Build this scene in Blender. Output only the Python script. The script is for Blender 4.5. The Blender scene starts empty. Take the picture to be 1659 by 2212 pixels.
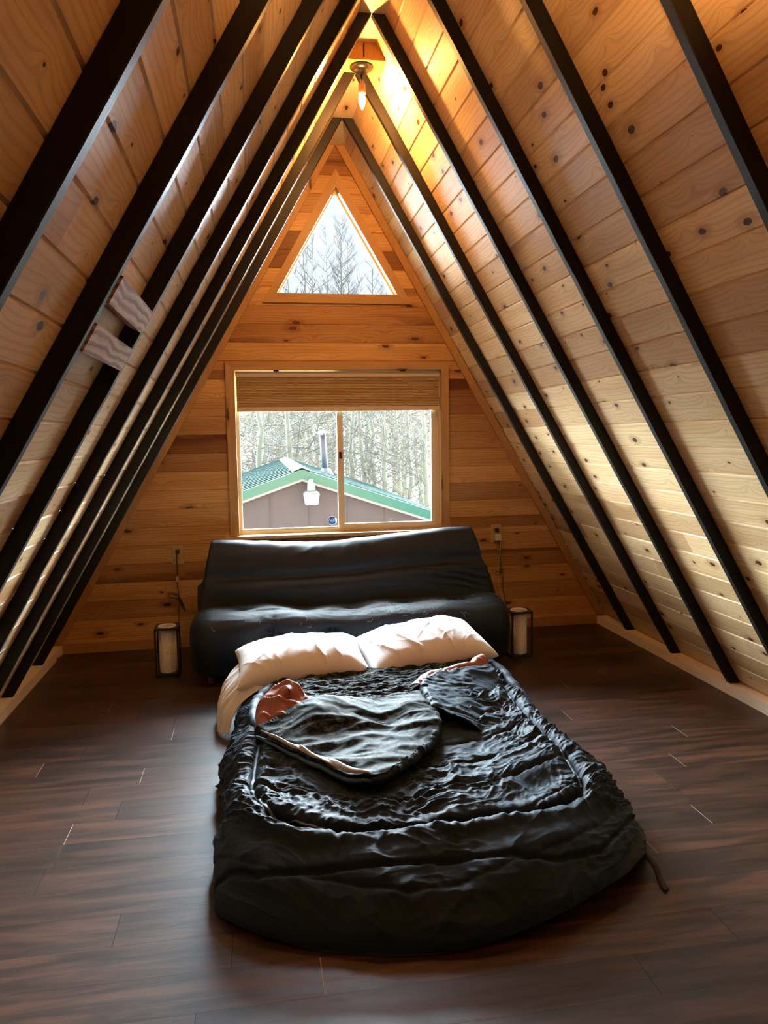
import bpy, bmesh, math, random
import numpy as np
from mathutils import Vector, Matrix
random.seed(7); RNG = np.random.default_rng(7)
C = bpy.context.scene.collection
PI = math.pi

# ------------------------------------------------------------------ measures of the room (metres)
D = 5.573          # window wall
ZF = 3.507         # underside of ridge board
TAN = 1.7254       # slope of the A-frame
ANG = math.atan(TAN); CS, SN = math.cos(ANG), math.sin(ANG)
DEP = 0.055        # rafters stand this far out of the boards
YB = -3.6          # wall behind the camera
XR, ZR = 1.996, 0.063
RY = [5.085 - 0.6145 * k for k in range(7)]

def SP(s, q, off=0.0, y=0.0):
    """point on slope side s, q metres down from the ridge, off metres outward from the rafters' inner plane"""
    return (s * (CS * q + SN * off), y, ZF - SN * q + CS * off)

# ------------------------------------------------------------------ noise
_P = RNG.permutation(256); _P = np.concatenate([_P, _P, _P])
_G = np.stack([np.cos(np.arange(256) / 256 * 2 * PI * 37), np.sin(np.arange(256) / 256 * 2 * PI * 37)], -1)
def pn(x, y, seed=0):
    x = np.asarray(x, float) + seed * 17.31; y = np.asarray(y, float) + seed * 9.77
    xi = np.floor(x).astype(int); yi = np.floor(y).astype(int); xf = x - xi; yf = y - yi
    u = xf**3 * (xf * (xf * 6 - 15) + 10); v = yf**3 * (yf * (yf * 6 - 15) + 10)
    def g(dx, dy):
        h = _P[(_P[(xi + dx) & 255] + yi + dy) & 255]; gg = _G[h]
        return gg[..., 0] * (xf - dx) + gg[..., 1] * (yf - dy)
    a = g(0, 0) * (1 - u) + g(1, 0) * u; b = g(0, 1) * (1 - u) + g(1, 1) * u
    return (a * (1 - v) + b * v) * 1.5
def rid(x, y, seed=0, p=2.0):
    return (1 - np.minimum(np.abs(pn(x, y, seed)) * 1.6, 1)) ** p
def fbm(x, y, seed=0, o=4):
    r = 0; a = 1
    for i in range(o):
        r = r + a * pn(x * 2**i, y * 2**i, seed + i * 3); a *= .5
    return r

# ------------------------------------------------------------------ mesh building
class MB:
    def __init__(s): s.v = []; s.f = []; s.uv = []; s.t = []; s.m = []
    def face(s, pts, uv=None, tone=.5, mat=0):
        b = len(s.v); s.v += [tuple(p) for p in pts]; s.f.append(tuple(range(b, b + len(pts))))
        s.uv.append(uv if uv is not None else [(p[0] + p[1], p[2]) for p in pts]); s.t.append(tone); s.m.append(mat)
    def idx(s, verts, faces, tone=.5, mat=0, uvf=None):
        b = len(s.v); s.v += [tuple(p) for p in verts]
        for f in faces:
            s.f.append(tuple(b + i for i in f)); s.t.append(tone); s.m.append(mat)
            s.uv.append([uvf(verts[i]) if uvf else (verts[i][0] + verts[i][1], verts[i][2]) for i in f])
    def box(s, a, b, tone=None, mat=0, M=None):
        """axis-aligned box a..b, moved by matrix M; grain runs along its longest side"""
        tone = random.random() if tone is None else tone
        a = Vector(a); b = Vector(b); d = [abs(b[i] - a[i]) for i in range(3)]
        ax = d.index(max(d)); o = [i for i in range(3) if i != ax]
        ou, ov = random.random() * 40, random.random() * 40
        P = [Vector((x, y, z)) for x in (a.x, b.x) for y in (a.y, b.y) for z in (a.z, b.z)]
        F = [(0, 1, 3, 2), (4, 6, 7, 5), (0, 4, 5, 1), (2, 3, 7, 6), (0, 2, 6, 4), (1, 5, 7, 3)]
        n = [0, 0, 1, 1, 2, 2]
        for f, nn in zip(F, n):
            if nn == ax: ua, va = o[0], o[1]
            else: ua = ax; va = [i for i in o if i != nn][0]
            pts = [P[i] for i in f]
            uv = [(p[ua] + ou, p[va] + ov + (0.3 if nn == o[0] else 0)) for p in pts]
            s.face([(M @ p if M else p) for p in pts], uv, tone, mat)
    def prism(s, poly, y0, y1, tone=None, mat=0):
        """xz polygon extruded along y"""
        tone = random.random() if tone is None else tone; ou = random.random() * 40; n = len(poly)
        s.face([(x, y0, z) for x, z in poly], [(z + ou, x) for x, z in poly], tone, mat)
        s.face([(x, y1, z) for x, z in reversed(poly)], [(z + ou, x) for x, z in reversed(poly)], tone, mat)
        for i in range(n):
            (x, z), (X, Z) = poly[i], poly[(i + 1) % n]; L = math.hypot(X - x, Z - z)
            if L > abs(y1 - y0): uv = [(ou, y0), (ou, y1), (ou + L, y1), (ou + L, y0)]
            else: uv = [(y0 + ou, 0), (y1 + ou, 0), (y1 + ou, L), (y0 + ou, L)]
            s.face([(x, y0, z), (x, y1, z), (X, y1, Z), (X, y0, Z)], uv, tone, mat)
    def tube(s, pts, r, n=8, tone=.5, mat=0, cap=True):
        pts = [Vector(p) for p in pts]; m = len(pts)
        rr = r if hasattr(r, '__len__') else [r] * m
        ref = Vector((0.13, 0.31, 0.94)); verts = []; L = 0
        for i, p in enumerate(pts):
            t = (pts[min(i + 1, m - 1)] - pts[max(i - 1, 0)])
            t = t.normalized() if t.length > 1e-9 else Vector((0, 0, 1))
            if abs(t.dot(ref)) > .97: ref = Vector((0.9, 0.2, 0.1))
            a = t.cross(ref).normalized(); b = t.cross(a)
            for k in range(n):
                th = 2 * PI * k / n; verts.append(p + (a * math.cos(th) + b * math.sin(th)) * rr[i])
        b0 = len(s.v); s.v += [tuple(v) for v in verts]; acc = 0
        for i in range(m - 1):
            l = (pts[i + 1] - pts[i]).length
            for k in range(n):
                j = (k + 1) % n
                s.f.append((b0 + i * n + k, b0 + i * n + j, b0 + (i + 1) * n + j, b0 + (i + 1) * n + k))
                s.uv.append([(acc, k * .02), (acc, k * .02 + .02), (acc + l, k * .02 + .02), (acc + l, k * .02)])
                s.t.append(tone); s.m.append(mat)
            acc += l
        if cap:
            for ring in (range(n), [(m - 1) * n + k for k in reversed(range(n))]):
                f = tuple(b0 + k for k in ring); s.f.append(f); s.uv.append([(0, 0)] * n); s.t.append(tone); s.m.append(mat)
    def lathe(s, prof, c, n=32, tone=.5, mat=0):
        b0 = len(s.v); m = len(prof)
        for r, z in prof:
            for k in range(n):
                th = 2 * PI * k / n; s.v.append((c[0] + r * math.cos(th), c[1] + r * math.sin(th), c[2] + z))
        for i in range(m - 1):
            for k in range(n):
                j = (k + 1) % n
                s.f.append((b0 + i * n + k, b0 + i * n + j, b0 + (i + 1) * n + j, b0 + (i + 1) * n + k))
                s.uv.append([(k / n, prof[i][1]), ((k + 1) / n, prof[i][1]), ((k + 1) / n, prof[i + 1][1]), (k / n, prof[i + 1][1])])
                s.t.append(tone); s.m.append(mat)
    def build(s, name, mats, parent=None, smooth=False, bevel=0, merge=0, recalc=True):
        me = bpy.data.meshes.new(name); me.from_pydata(s.v, [], s.f)
        for m in (mats if isinstance(mats, (list, tuple)) else [mats]): me.materials.append(m)
        uvl = me.uv_layers.new(name='UVMap')
        uvl.data.foreach_set('uv', np.array([c for f in s.uv for c in f], dtype=np.float32).ravel())
        me.attributes.new('tone', 'FLOAT', 'FACE').data.foreach_set('value', np.array(s.t, dtype=np.float32))
        me.polygons.foreach_set('material_index', np.array(s.m, dtype=np.int32))
        if merge or recalc:
            bm = bmesh.new(); bm.from_mesh(me)
            if merge: bmesh.ops.remove_doubles(bm, verts=bm.verts, dist=merge)
            if recalc: bmesh.ops.recalc_face_normals(bm, faces=bm.faces)
            bm.to_mesh(me); bm.free()
        if smooth: me.polygons.foreach_set('use_smooth', [True] * len(me.polygons))
        o = bpy.data.objects.new(name, me); C.objects.link(o)
        if parent: o.parent = parent; o.matrix_parent_inverse = Matrix.Translation(parent.location).inverted()
        if bevel:
            md = o.modifiers.new('soft_edges', 'BEVEL'); md.width = bevel; md.segments = 2; md.limit_method = 'ANGLE'; md.angle_limit = .6
        return o

def grid(name, P, mat, parent=None, closeu=False, closev=False, uv=None, solid=0, faces_mask=None):
    """P[nv,nu,3] -> smooth quad mesh"""
    nv, nu = P.shape[:2]; I = np.arange(nv * nu).reshape(nv, nu)
    if closeu: I = np.concatenate([I, I[:, :1]], 1)
    if closev: I = np.concatenate([I, I[:1]], 0)
    Q = np.stack([I[:-1, :-1], I[:-1, 1:], I[1:, 1:], I[1:, :-1]], -1)
    if faces_mask is not None: Q = Q[faces_mask]
    Q = Q.reshape(-1, 4)
    me = bpy.data.meshes.new(name)
    me.vertices.add(nv * nu); me.vertices.foreach_set('co', P.reshape(-1).astype(np.float32))
    me.loops.add(len(Q) * 4); me.loops.foreach_set('vertex_index', Q.reshape(-1).astype(np.int32))
    me.polygons.add(len(Q)); me.polygons.foreach_set('loop_start', np.arange(0, len(Q) * 4, 4, dtype=np.int32))
    me.polygons.foreach_set('use_smooth', np.ones(len(Q), dtype=bool))
    me.update(calc_edges=True); me.validate()
    if uv is None: uv = P[..., :2]
    ul = me.uv_layers.new(name='UVMap'); ul.data.foreach_set('uv', uv.reshape(-1, 2)[Q.reshape(-1)].astype(np.float32).ravel())
    me.materials.append(mat)
    if faces_mask is not None:
        bm = bmesh.new(); bm.from_mesh(me)
        bmesh.ops.delete(bm, geom=[v for v in bm.verts if not v.link_faces], context='VERTS'); bm.to_mesh(me); bm.free()
    o = bpy.data.objects.new(name, me); C.objects.link(o)
    if parent: o.parent = parent; o.matrix_parent_inverse = Matrix.Translation(parent.location).inverted()
    if solid:
        md = o.modifiers.new('thick', 'SOLIDIFY'); md.thickness = solid; md.offset = -1
    return o

def normals(P):
    a = np.gradient(P, axis=1); b = np.gradient(P, axis=0); n = np.cross(a, b)
    return n / (np.linalg.norm(n, axis=-1, keepdims=True) + 1e-12)

def tag(o, label, cat, group=None, kind=None):
    o['label'] = label; o['category'] = cat
    if group: o['group'] = group
    if kind: o['kind'] = kind
    return o
def thing(name, label, cat, loc, group=None, kind=None):
    o = bpy.data.objects.new(name, None); C.objects.link(o); o.location = loc; o.empty_display_size = .1
    bpy.context.view_layer.update()
    return tag(o, label, cat, group, kind)
def struct(o, label, cat): return tag(o, label, cat, None, 'structure')
def smooth_path(pts, n=6):
    pts = [Vector(p) for p in pts]; out = []
    P = [pts[0]] + pts + [pts[-1]]
    for i in range(1, len(P) - 2):
        for k in range(n):
            t = k / n; a, b, c, d = P[i - 1], P[i], P[i + 1], P[i + 2]
            out.append(.5 * ((2 * b) + (c - a) * t + (2 * a - 5 * b + 4 * c - d) * t * t + (3 * b - a - 3 * c + d) * t**3))
    return out + [pts[-1]]

# ------------------------------------------------------------------ materials
class G:
    def __init__(s, name):
        s.mat = bpy.data.materials.new(name); s.mat.use_nodes = True; s.nt = s.mat.node_tree; s.nt.nodes.clear()
        s.out = s.nt.nodes.new('ShaderNodeOutputMaterial')
    def n(s, typ, ins=None, **pr):
        nd = s.nt.nodes.new('ShaderNode' + typ)
        for k, v in pr.items(): setattr(nd, k, v)
        for k, v in (ins or {}).items(): s.set(nd.inputs[k], v)
        return nd
    def set(s, sock, v):
        if isinstance(v, bpy.types.NodeSocket): s.nt.links.new(v, sock)
        else:
            if isinstance(v, (tuple, list)) and sock.type == 'RGBA' and len(v) == 3: v = (*v, 1)
            sock.default_value = v
    def m(s, op, a, b=0.0, c=0.0, clamp=False):
        return s.n('Math', {0: a, 1: b, 2: c}, operation=op, use_clamp=clamp).outputs[0]
    def mix(s, f, a, b, mode='MIX'):
        nd = s.n('Mix', data_type='RGBA', blend_type=mode, clamp_factor=True)
        s.set(nd.inputs[0], f); s.set(nd.inputs[6], a); s.set(nd.inputs[7], b); return nd.outputs[2]
    def step(s, x, lo, hi):
        return s.n('MapRange', {0: x, 1: lo, 2: hi, 3: 0.0, 4: 1.0}, interpolation_type='SMOOTHSTEP').outputs[0]
    def noise(s, vec, scale, detail=3, rough=.5, dist=0, dim='3D'):
        return s.n('TexNoise', {'Vector': vec, 'Scale': scale, 'Detail': detail, 'Roughness': rough, 'Distortion': dist}, noise_dimensions=dim).outputs[0]
    def map(s, vec, sc, loc=(0, 0, 0)):
        return s.n('Mapping', {'Vector': vec, 'Scale': sc, 'Location': loc}).outputs[0]
    def uv(s): return s.n('UVMap', uv_map='UVMap').outputs[0]
    def obj(s): return s.n('TexCoord').outputs['Object']
    def tone(s): return s.n('Attribute', attribute_name='tone', attribute_type='GEOMETRY').outputs['Fac']
    def bump(s, h, strength=.3, dist=.002):
        return s.n('Bump', {'Height': h, 'Strength': strength, 'Distance': dist}).outputs[0]
    def bsdf(s, **k):
        b = s.n('BsdfPrincipled', {kk.replace('_', ' '): v for kk, v in k.items()}); s.nt.links.new(b.outputs[0], s.out.inputs[0]); return b

def plain(name, col, rough=.5, bump=0, bscale=200, **k):
    g = G(name); kw = dict(Base_Color=(*col, 1), Roughness=rough, **k)
    if bump: kw['Normal'] = g.bump(g.noise(g.obj(), bscale, 4, .6), bump, .002)
    g.bsdf(**kw); return g.mat

def pine(name, light, mid, red, knots=.5, cell=(.30, .13), rings=.35, rough=.42, tonevar=.35, redness=.5, spec=.28):
    g = G(name); uv = g.uv(); tone = g.tone()
    # knots: one irregular dark oval in some cells along each board
    wob = g.n('VectorMath', {0: uv, 1: g.n('VectorMath', {0: g.n('TexNoise', {'Vector': uv, 'Scale': 28.0, 'Detail': 2.0}).outputs[1], 1: (.012, .012, 0)}, operation='MULTIPLY').outputs[0]}, operation='ADD').outputs[0]
    kv = g.map(wob, (1 / cell[0], 1 / cell[1], 1))
    vo = g.n('TexVoronoi', {'Vector': kv, 'Scale': 1.0, 'Randomness': .85}, voronoi_dimensions='2D')
    d = vo.outputs['Distance']; rc = g.n('SeparateColor', {0: vo.outputs['Color']}).outputs[0]
    rad = g.m('MULTIPLY', g.m('POWER', g.step(rc, 1 - knots, 1.02), 1.6), .105)
    km = g.m('MULTIPLY', g.step(g.m('SUBTRACT', rad, d), -.004, .016), g.step(rc, 1 - knots, 1 - knots + .03))
    halo = g.m('MULTIPLY', g.step(g.m('SUBTRACT', g.m('MULTIPLY', rad, 3.2), d), 0, .18), g.step(rc, 1 - knots, 1 - knots + .03))
    # grain lines that bend round the knots
    bend = g.m('MULTIPLY', g.m('POWER', 2.718, g.m('MULTIPLY', d, -7.0)), .05)
    sp = g.n('SeparateXYZ', {0: uv}); vv = g.m('ADD', sp.outputs[1], bend)
    lv = g.n('CombineXYZ', {0: g.m('MULTIPLY', sp.outputs[0], .09), 1: vv, 2: g.m('MULTIPLY', tone, 3.0)}).outputs[0]
    big = g.noise(lv, 9.0, 3, .5, .4)
    wav = g.n('TexWave', {'Vector': lv, 'Scale': 16.0, 'Distortion': 7.0, 'Detail': 2.0, 'Detail Scale': 1.3}, wave_type='BANDS', bands_direction='Y').outputs[1]
    line = g.step(wav, .55, 1.0)
    fine = g.noise(g.map(uv, (9, 260, 1)), 1.0, 3, .6)
    col = g.mix(g.step(big, .3, .75), light, mid)
    tn = g.m('SUBTRACT', tone, .5)
    col = g.mix(g.step(tone, .5, 1.0), col, g.mix(.6, col, mid))
    heart = g.m('MULTIPLY', g.step(g.noise(g.map(lv, (1, 1, 1), (3, 7, 1)), 7.0, 2, .5, .2), .56, .68), g.m('MULTIPLY', g.step(tone, .45, .9), redness))
    col = g.mix(heart, col, red)
    col = g.mix(g.m('MULTIPLY', g.step(tone, .80, .93), redness * .42), col, (red[0] * 1.7, red[1] * 1.7, red[2] * 1.7))
    col = g.mix(g.m('MULTIPLY', line, rings), col, g.mix(.55, col, red))
    col = g.mix(g.m('MULTIPLY', halo, .42), col, red)
    col = g.mix(g.m('MULTIPLY', g.step(fine, .45, .8), .14), col, (red[0] * .7, red[1] * .7, red[2] * .7))
    col = g.mix(1.0, col, g.n('CombineColor', {0: g.m('ADD', 1, g.m('MULTIPLY', tn, -tonevar)), 1: g.m('ADD', 1, g.m('MULTIPLY', tn, -tonevar * 1.25)), 2: g.m('ADD', 1, g.m('MULTIPLY', tn, -tonevar * 1.4))}).outputs[0], 'MULTIPLY')
    col = g.mix(km, col, (.085, .032, .014))
    hgt = g.m('ADD', g.m('MULTIPLY', line, .5), g.m('ADD', fine, g.m('MULTIPLY', km, -1.0)))
    g.bsdf(Base_Color=col, Roughness=rough, Normal=g.bump(hgt, .12, .0015), Specular_IOR_Level=spec)
    return g.mat

M = {}
M['slope_pine'] = pine('slope_pine', (.79, .585, .335), (.66, .445, .225), (.34, .165, .065), .85, (.23, .125), .45, .5, .5, .8, .14)
M['wall_pine'] = pine('wall_pine', (.54, .30, .112), (.42, .205, .066), (.14, .046, .015), .6, (.30, .128), .5, .45, .75, 1.1)
M['trim_pine'] = pine('trim_pine', (.47, .265, .10), (.40, .21, .075), (.24, .10, .035), .14, (.5, .1), .25, .4, .2, .3)
M['jamb_pine'] = pine('jamb_pine', (.70, .52, .27), (.63, .44, .2), (.4, .2, .07), .1, (.5, .1), .25, .4, .2, .2)
M['base_pine'] = pine('base_pine', (.85, .76, .62), (.80, .69, .54), (.6, .4, .25), .3, (.5, .1), .35, .45, .15, .1)
M['ridge_pine'] = pine('ridge_pine', (.70, .55, .34), (.62, .46, .26), (.4, .2, .08), .35, (.35, .12), .2, .45, .2, .2)

def walnut():
    g = G('walnut_laminate'); uv = g.uv(); tone = g.tone()
    v = g.map(uv, (1.1, 11, 1)); a = g.noise(v, 2.2, 5, .6, .6); b = g.noise(g.map(uv, (1.6, 9, 1), (5, 3, 0)), 1.4, 3, .55, .3)
    f = g.noise(g.map(uv, (10, 300, 1)), 1.0, 3, .6)
    col = g.mix(g.step(a, .33, .70), (.019, .0085, .0058), (.074, .029, .016))
    col = g.mix(g.m('MULTIPLY', g.step(b, .5, .72), .8), col, (.017, .010, .008))
    col = g.mix(g.m('MULTIPLY', g.step(f, .5, .8), .4), col, (.013, .007, .005))
    t = g.m('ADD', .62, g.m('MULTIPLY', tone, .80))
    col = g.mix(1.0, col, g.n('CombineColor', {0: t, 1: t, 2: t}).outputs[0], 'MULTIPLY')
    g.bsdf(Base_Color=col, Roughness=g.m('ADD', .32, g.m('MULTIPLY', a, .18)), Normal=g.bump(g.m('ADD', f, g.m('MULTIPLY', a, .7)), .22, .0012), Specular_IOR_Level=.32)
    return g.mat
M['walnut'] = walnut()
M['pale_joint'] = plain('pale_joint', (.42, .36, .30), .7)  # paler strip laid in the measured butt joints
M['underlay'] = plain('underlay', (.006, .004, .003), .9)
def black_stain():
    g = G('black_stained_timber'); uv = g.uv(); f = g.noise(g.map(uv, (6, 90, 1)), 1.0, 4, .6)
    col = g.mix(f, (.0035, .003, .003), (.013, .011, .010))
    g.bsdf(Base_Color=col, Roughness=g.m('ADD', .42, g.m('MULTIPLY', f, .15)), Normal=g.bump(f, .25, .002), Specular_IOR_Level=.28); return g.mat
M['black_wood'] = black_stain()
def washed():
    g = G('whitewashed_offcut'); uv = g.uv(); lv = g.map(uv, (3, 16, 1))
    w = g.n('TexWave', {'Vector': g.map(uv, (7, 13, 1)), 'Scale': .9, 'Distortion': 7.0, 'Detail': 2.5, 'Detail Scale': .6}, wave_type='RINGS').outputs[1]
    col = g.mix(g.step(g.m('ADD', w, g.m('MULTIPLY', g.noise(uv, 40, 3), .4)), .25, .95), (.26, .10, .06), (.60, .46, .37))
    g.bsdf(Base_Color=col, Roughness=.65, Normal=g.bump(w, .3, .002)); return g.mat
M['washed'] = washed()
def glass(name, tint):
    g = G(name); lw = g.n('LayerWeight', {0: .12}).outputs['Fresnel']
    fr = g.n('Fresnel', {'IOR': 1.45}).outputs[0]
    mx = g.n('MixShader', {0: g.m('MULTIPLY', fr, .8), 1: g.n('BsdfTransparent', {'Color': (*tint, 1)}).outputs[0], 2: g.n('BsdfGlossy', {'Color': (1, 1, 1, 1), 'Roughness': .02}).outputs[0]})
    g.nt.links.new(mx.outputs[0], g.out.inputs[0]); return g.mat
M['glass'] = glass('window_glass', (.96, .985, .98)); M['glass_dimmed'] = glass('daylight_dimming_glass', (.60, .62, .63))  # grey is added to the triangular pane to dim the daylight through it
M['vinyl'] = plain('almond_frame', (.85, .74, .55), .4)
M['vinyl_white'] = plain('white_frame', (.75, .73, .68), .4)
def blindmat():
    g = G('shade_fabric')
    d = g.n('BsdfDiffuse', {'Color': (.56, .40, .21, 1)}); t = g.n('BsdfTranslucent', {'Color': (.30, .17, .06, 1)})
    mx = g.n('MixShader', {0: .12, 1: d.outputs[0], 2: t.outputs[0]}); g.nt.links.new(mx.outputs[0], g.out.inputs[0]); return g.mat
M['shade'] = blindmat()
M['rail'] = plain('shade_rail', (.66, .52, .36), .4)
M['ivory'] = plain('ivory_plastic', (.50, .36, .16), .35)
M['dark'] = plain('black_plastic', (.012, .011, .011), .4)
M['white_plastic'] = plain('white_plastic', (.72, .66, .58), .35)
M['paper_tag'] = plain('paper_tag', (.75, .52, .40), .7)
M['bronze'] = plain('dark_bronze', (.012, .010, .009), .35)
M['candle_sleeve'] = plain('candle_sleeve', (.62, .45, .36), .4)
def bulb():
    g = G('lit_bulb'); e = g.n('Emission', {'Color': (1, .46, .13, 1), 'Strength': 2400.0}); g.nt.links.new(e.outputs[0], g.out.inputs[0]); return g.mat
M['bulb'] = bulb()
def linen():
    g = G('linen_shade'); o = g.obj(); a = g.noise(g.map(o, (300, 300, 60)), 1.0, 3); b = g.noise(g.map(o, (60, 60, 400)), 1.0, 3)
    w = g.m('MULTIPLY', a, b); col = g.mix(g.step(w, .12, .4), (.62, .53, .45), (.88, .80, .73))
    g.bsdf(Base_Color=col, Roughness=.8, Normal=g.bump(w, .4, .002)); return g.mat
M['linen'] = linen()
M['shade_ring'] = plain('white_ring', (.86, .84, .82), .45)
M['shade_top'] = plain('grey_diffuser', (.42, .38, .40), .6)
def shell():
    g = G('sleeping_bag_shell'); o = g.obj(); f = g.noise(o, 900, 2); c = g.noise(o, 26, 4, .6)
    g.bsdf(Base_Color=g.mix(c, (.0090, .0165, .028), (.0150, .0260, .041)), Roughness=.64, Specular_IOR_Level=.12, Sheen_Weight=.06, Sheen_Roughness=.4,
           Sheen_Tint=(.6, .75, 1, 1), Normal=g.bump(g.m('ADD', c, g.m('MULTIPLY', f, .1)), .35, .004)); return g.mat
M['shell'] = shell()
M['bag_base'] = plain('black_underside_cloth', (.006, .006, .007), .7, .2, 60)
def camo():
    g = G('camouflage_lining'); o = g.uv()
    a = g.noise(g.map(o, (28, 36, 1)), 1.0, 2, .5, .9); b = g.noise(g.map(o, (30, 40, 1), (7, 3, 0)), 1.0, 2, .5, .8)
    col = g.mix(g.step(a, .505, .52), (.013, .018, .020), (.002, .0026, .003))
    col = g.mix(g.step(b, .545, .56), col, (.046, .058, .058))
    c = g.noise(g.obj(), 40, 3)
    g.bsdf(Base_Color=col, Roughness=.65, Specular_IOR_Level=.06, Normal=g.bump(c, .25, .003)); return g.mat
M['camo'] = camo()
M['orange'] = plain('rust_orange_lining', (.26, .062, .028), .5, .3, 35)
M['zip'] = plain('navy_zip_tape', (.030, .075, .14), .45, .3, 300)
M['tan'] = plain('tan_facing', (.34, .30, .27), .7, .3, 60)
M['metal'] = plain('zip_metal', (.55, .52, .48), .3, Metallic=.9)
def futon():
    g = G('futon_cover'); o = g.obj(); c = g.noise(o, 60, 4, .6); f = g.noise(o, 700, 2)
    g.bsdf(Base_Color=g.mix(c, (.006, .0085, .0125), (.010, .0135, .0195)), Roughness=.55, Specular_IOR_Level=.22, Sheen_Weight=.05, Sheen_Roughness=.35, Sheen_Tint=(.65, .78, 1, 1),
           Normal=g.bump(g.m('ADD', c, g.m('MULTIPLY', f, .3)), .18, .003)); return g.mat
M['futon'] = futon()
M['lint'] = plain('pale_lint', (.42, .40, .38), .8)
M['cotton'] = plain('white_cotton', (.80, .77, .76), .75, .25, 45, Sheen_Weight=.1)
M['foot'] = plain('reddish_foot', (.16, .04, .03), .5)
# outdoors
def roofm():
    g = G('green_metal_roof'); o = g.obj(); c = g.noise(o, 3, 3)
    g.bsdf(Base_Color=g.mix(c, (.020, .080, .072), (.027, .098, .088)), Roughness=.65, Specular_IOR_Level=.15); return g.mat
M['roof'] = roofm()
M['fascia'] = plain('green_fascia', (.024, .155, .125), .4)
M['soffit'] = plain('pale_soffit', (.40, .36, .40), .5)
def siding():
    g = G('brown_siding'); o = g.obj(); c = g.noise(g.map(o, (9, 9, .8)), 1.0, 3)
    g.bsdf(Base_Color=g.mix(c, (.088, .074, .078), (.120, .100, .105)), Roughness=.7); return g.mat
M['siding'] = siding()
M['ridgecap'] = plain('weathered_ridge_cap', (.11, .12, .10), .6, .3, 20)
M['galv'] = plain('galvanised_pipe', (.17, .16, .20), .4, .3, 20, Metallic=.3)
M['flash'] = plain('pale_flashing', (.26, .26, .31), .5)
M['lamp_white'] = plain('white_diffuser', (.50, .51, .50), .4)
M['lamp_grey'] = plain('grey_housing', (.26, .29, .33), .4)
def bark():
    g = G('aspen_bark'); o = g.obj(); s = g.noise(g.map(o, (3, 3, 14)), 1.0, 3, .6); k = g.noise(o, 5.0, 2)
    col = g.mix(g.step(s, .64, .70), (.30, .315, .265), (.045, .045, .045)); col = g.mix(g.step(k, .4, .65), col, g.mix(.5, col, (.27, .30, .18)))
    g.bsdf(Base_Color=col, Roughness=.8); return g.mat
M['bark'] = bark()
M['twig'] = plain('grey_twigs', (.10, .105, .11), .8)
M['twig_near'] = plain('pale_grey_twigs', (.15, .145, .135), .8)
M['twig_pale'] = plain('tan_twigs', (.29, .255, .205), .8)
M['hill'] = plain('pale_forest_floor', (.46, .43, .37), .9, .5, 2)
M['sticker_blue'] = plain('sticker_blue', (.012, .10, .42), .4)
M['sticker_white'] = plain('sticker_white', (.85, .86, .88), .4)

# ================================================================== ROOM SHELL
# floor: planks across the room, 158 mm rows, butt joints where they lie
PW = .158; Y0 = 2.238
joints = {12: [1.155], 13: [1.471, -1.46], 9: [.97], 10: [-1.072], 7: [1.429, -1.157], 5: [1.235], 2: [1.058], 1: [.748],
          8: [-1.625], 4: [-1.3615], -1: [-.729, .179], -2: [-.479], 11: [], 3: [], 6: [], 0: []}
fb = MB(); row = math.floor((YB - Y0) / PW)
while Y0 + row * PW < D + .02:
    ya, yb = Y0 + row * PW, min(Y0 + (row + 1) * PW, D + .05)
    js = list(joints.get(row + 0, [])) if row in joints else [random.uniform(-1.6, 1.6)]
    js = sorted(js); known = row in joints
    if not js: js = [random.choice([-2.3, 2.3])]
    # fill further joints one board length (1.22 m) away
    xs = set(js); x = js[0]
    while x - 1.22 > -2.05: x -= 1.22; xs.add(x)
    x = js[-1]
    while x + 1.22 < 2.05: x += 1.22; xs.add(x)
    xs = sorted(v for v in xs if -2.05 < v < 2.05); ed = [-2.1] + xs + [2.1]
    for i in range(len(ed) - 1):
        a, b = ed[i], ed[i + 1]
        ga = .0011 if i > 0 else 0; gb = .0011 if i < len(ed) - 2 else 0
        ou, ov = random.random() * 50, random.random() * 50; t = random.random()
        P = [(a + ga, ya + .0005, 0), (b - gb, ya + .0005, 0), (b - gb, yb - .0005, 0), (a + ga, yb - .0005, 0)]
        fb.face(P, [(p[0] + ou, p[1] + ov) for p in P], t, 0)
    for v in xs:
        pale = any(abs(v - j) < .01 for j in (joints.get(row) or [])) 
        P = [(v - .0012, ya + .002, -.0003), (v + .0012, ya + .002, -.0003), (v + .0012, yb - .002, -.0003), (v - .0012, yb - .002, -.0003)]
        fb.face(P, None, .5, 1 if (pale and row != -1 and row != 11) else 2)
    row += 1
fb.face([(-2.1, YB, -.002), (2.1, YB, -.002), (2.1, D + .1, -.002), (-2.1, D + .1, -.002)], None, .5, 2)
struct(fb.build('floor', [M['walnut'], M['pale_joint'], M['underlay']], recalc=False), 'dark walnut plank floor of the loft', 'floor')

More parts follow.
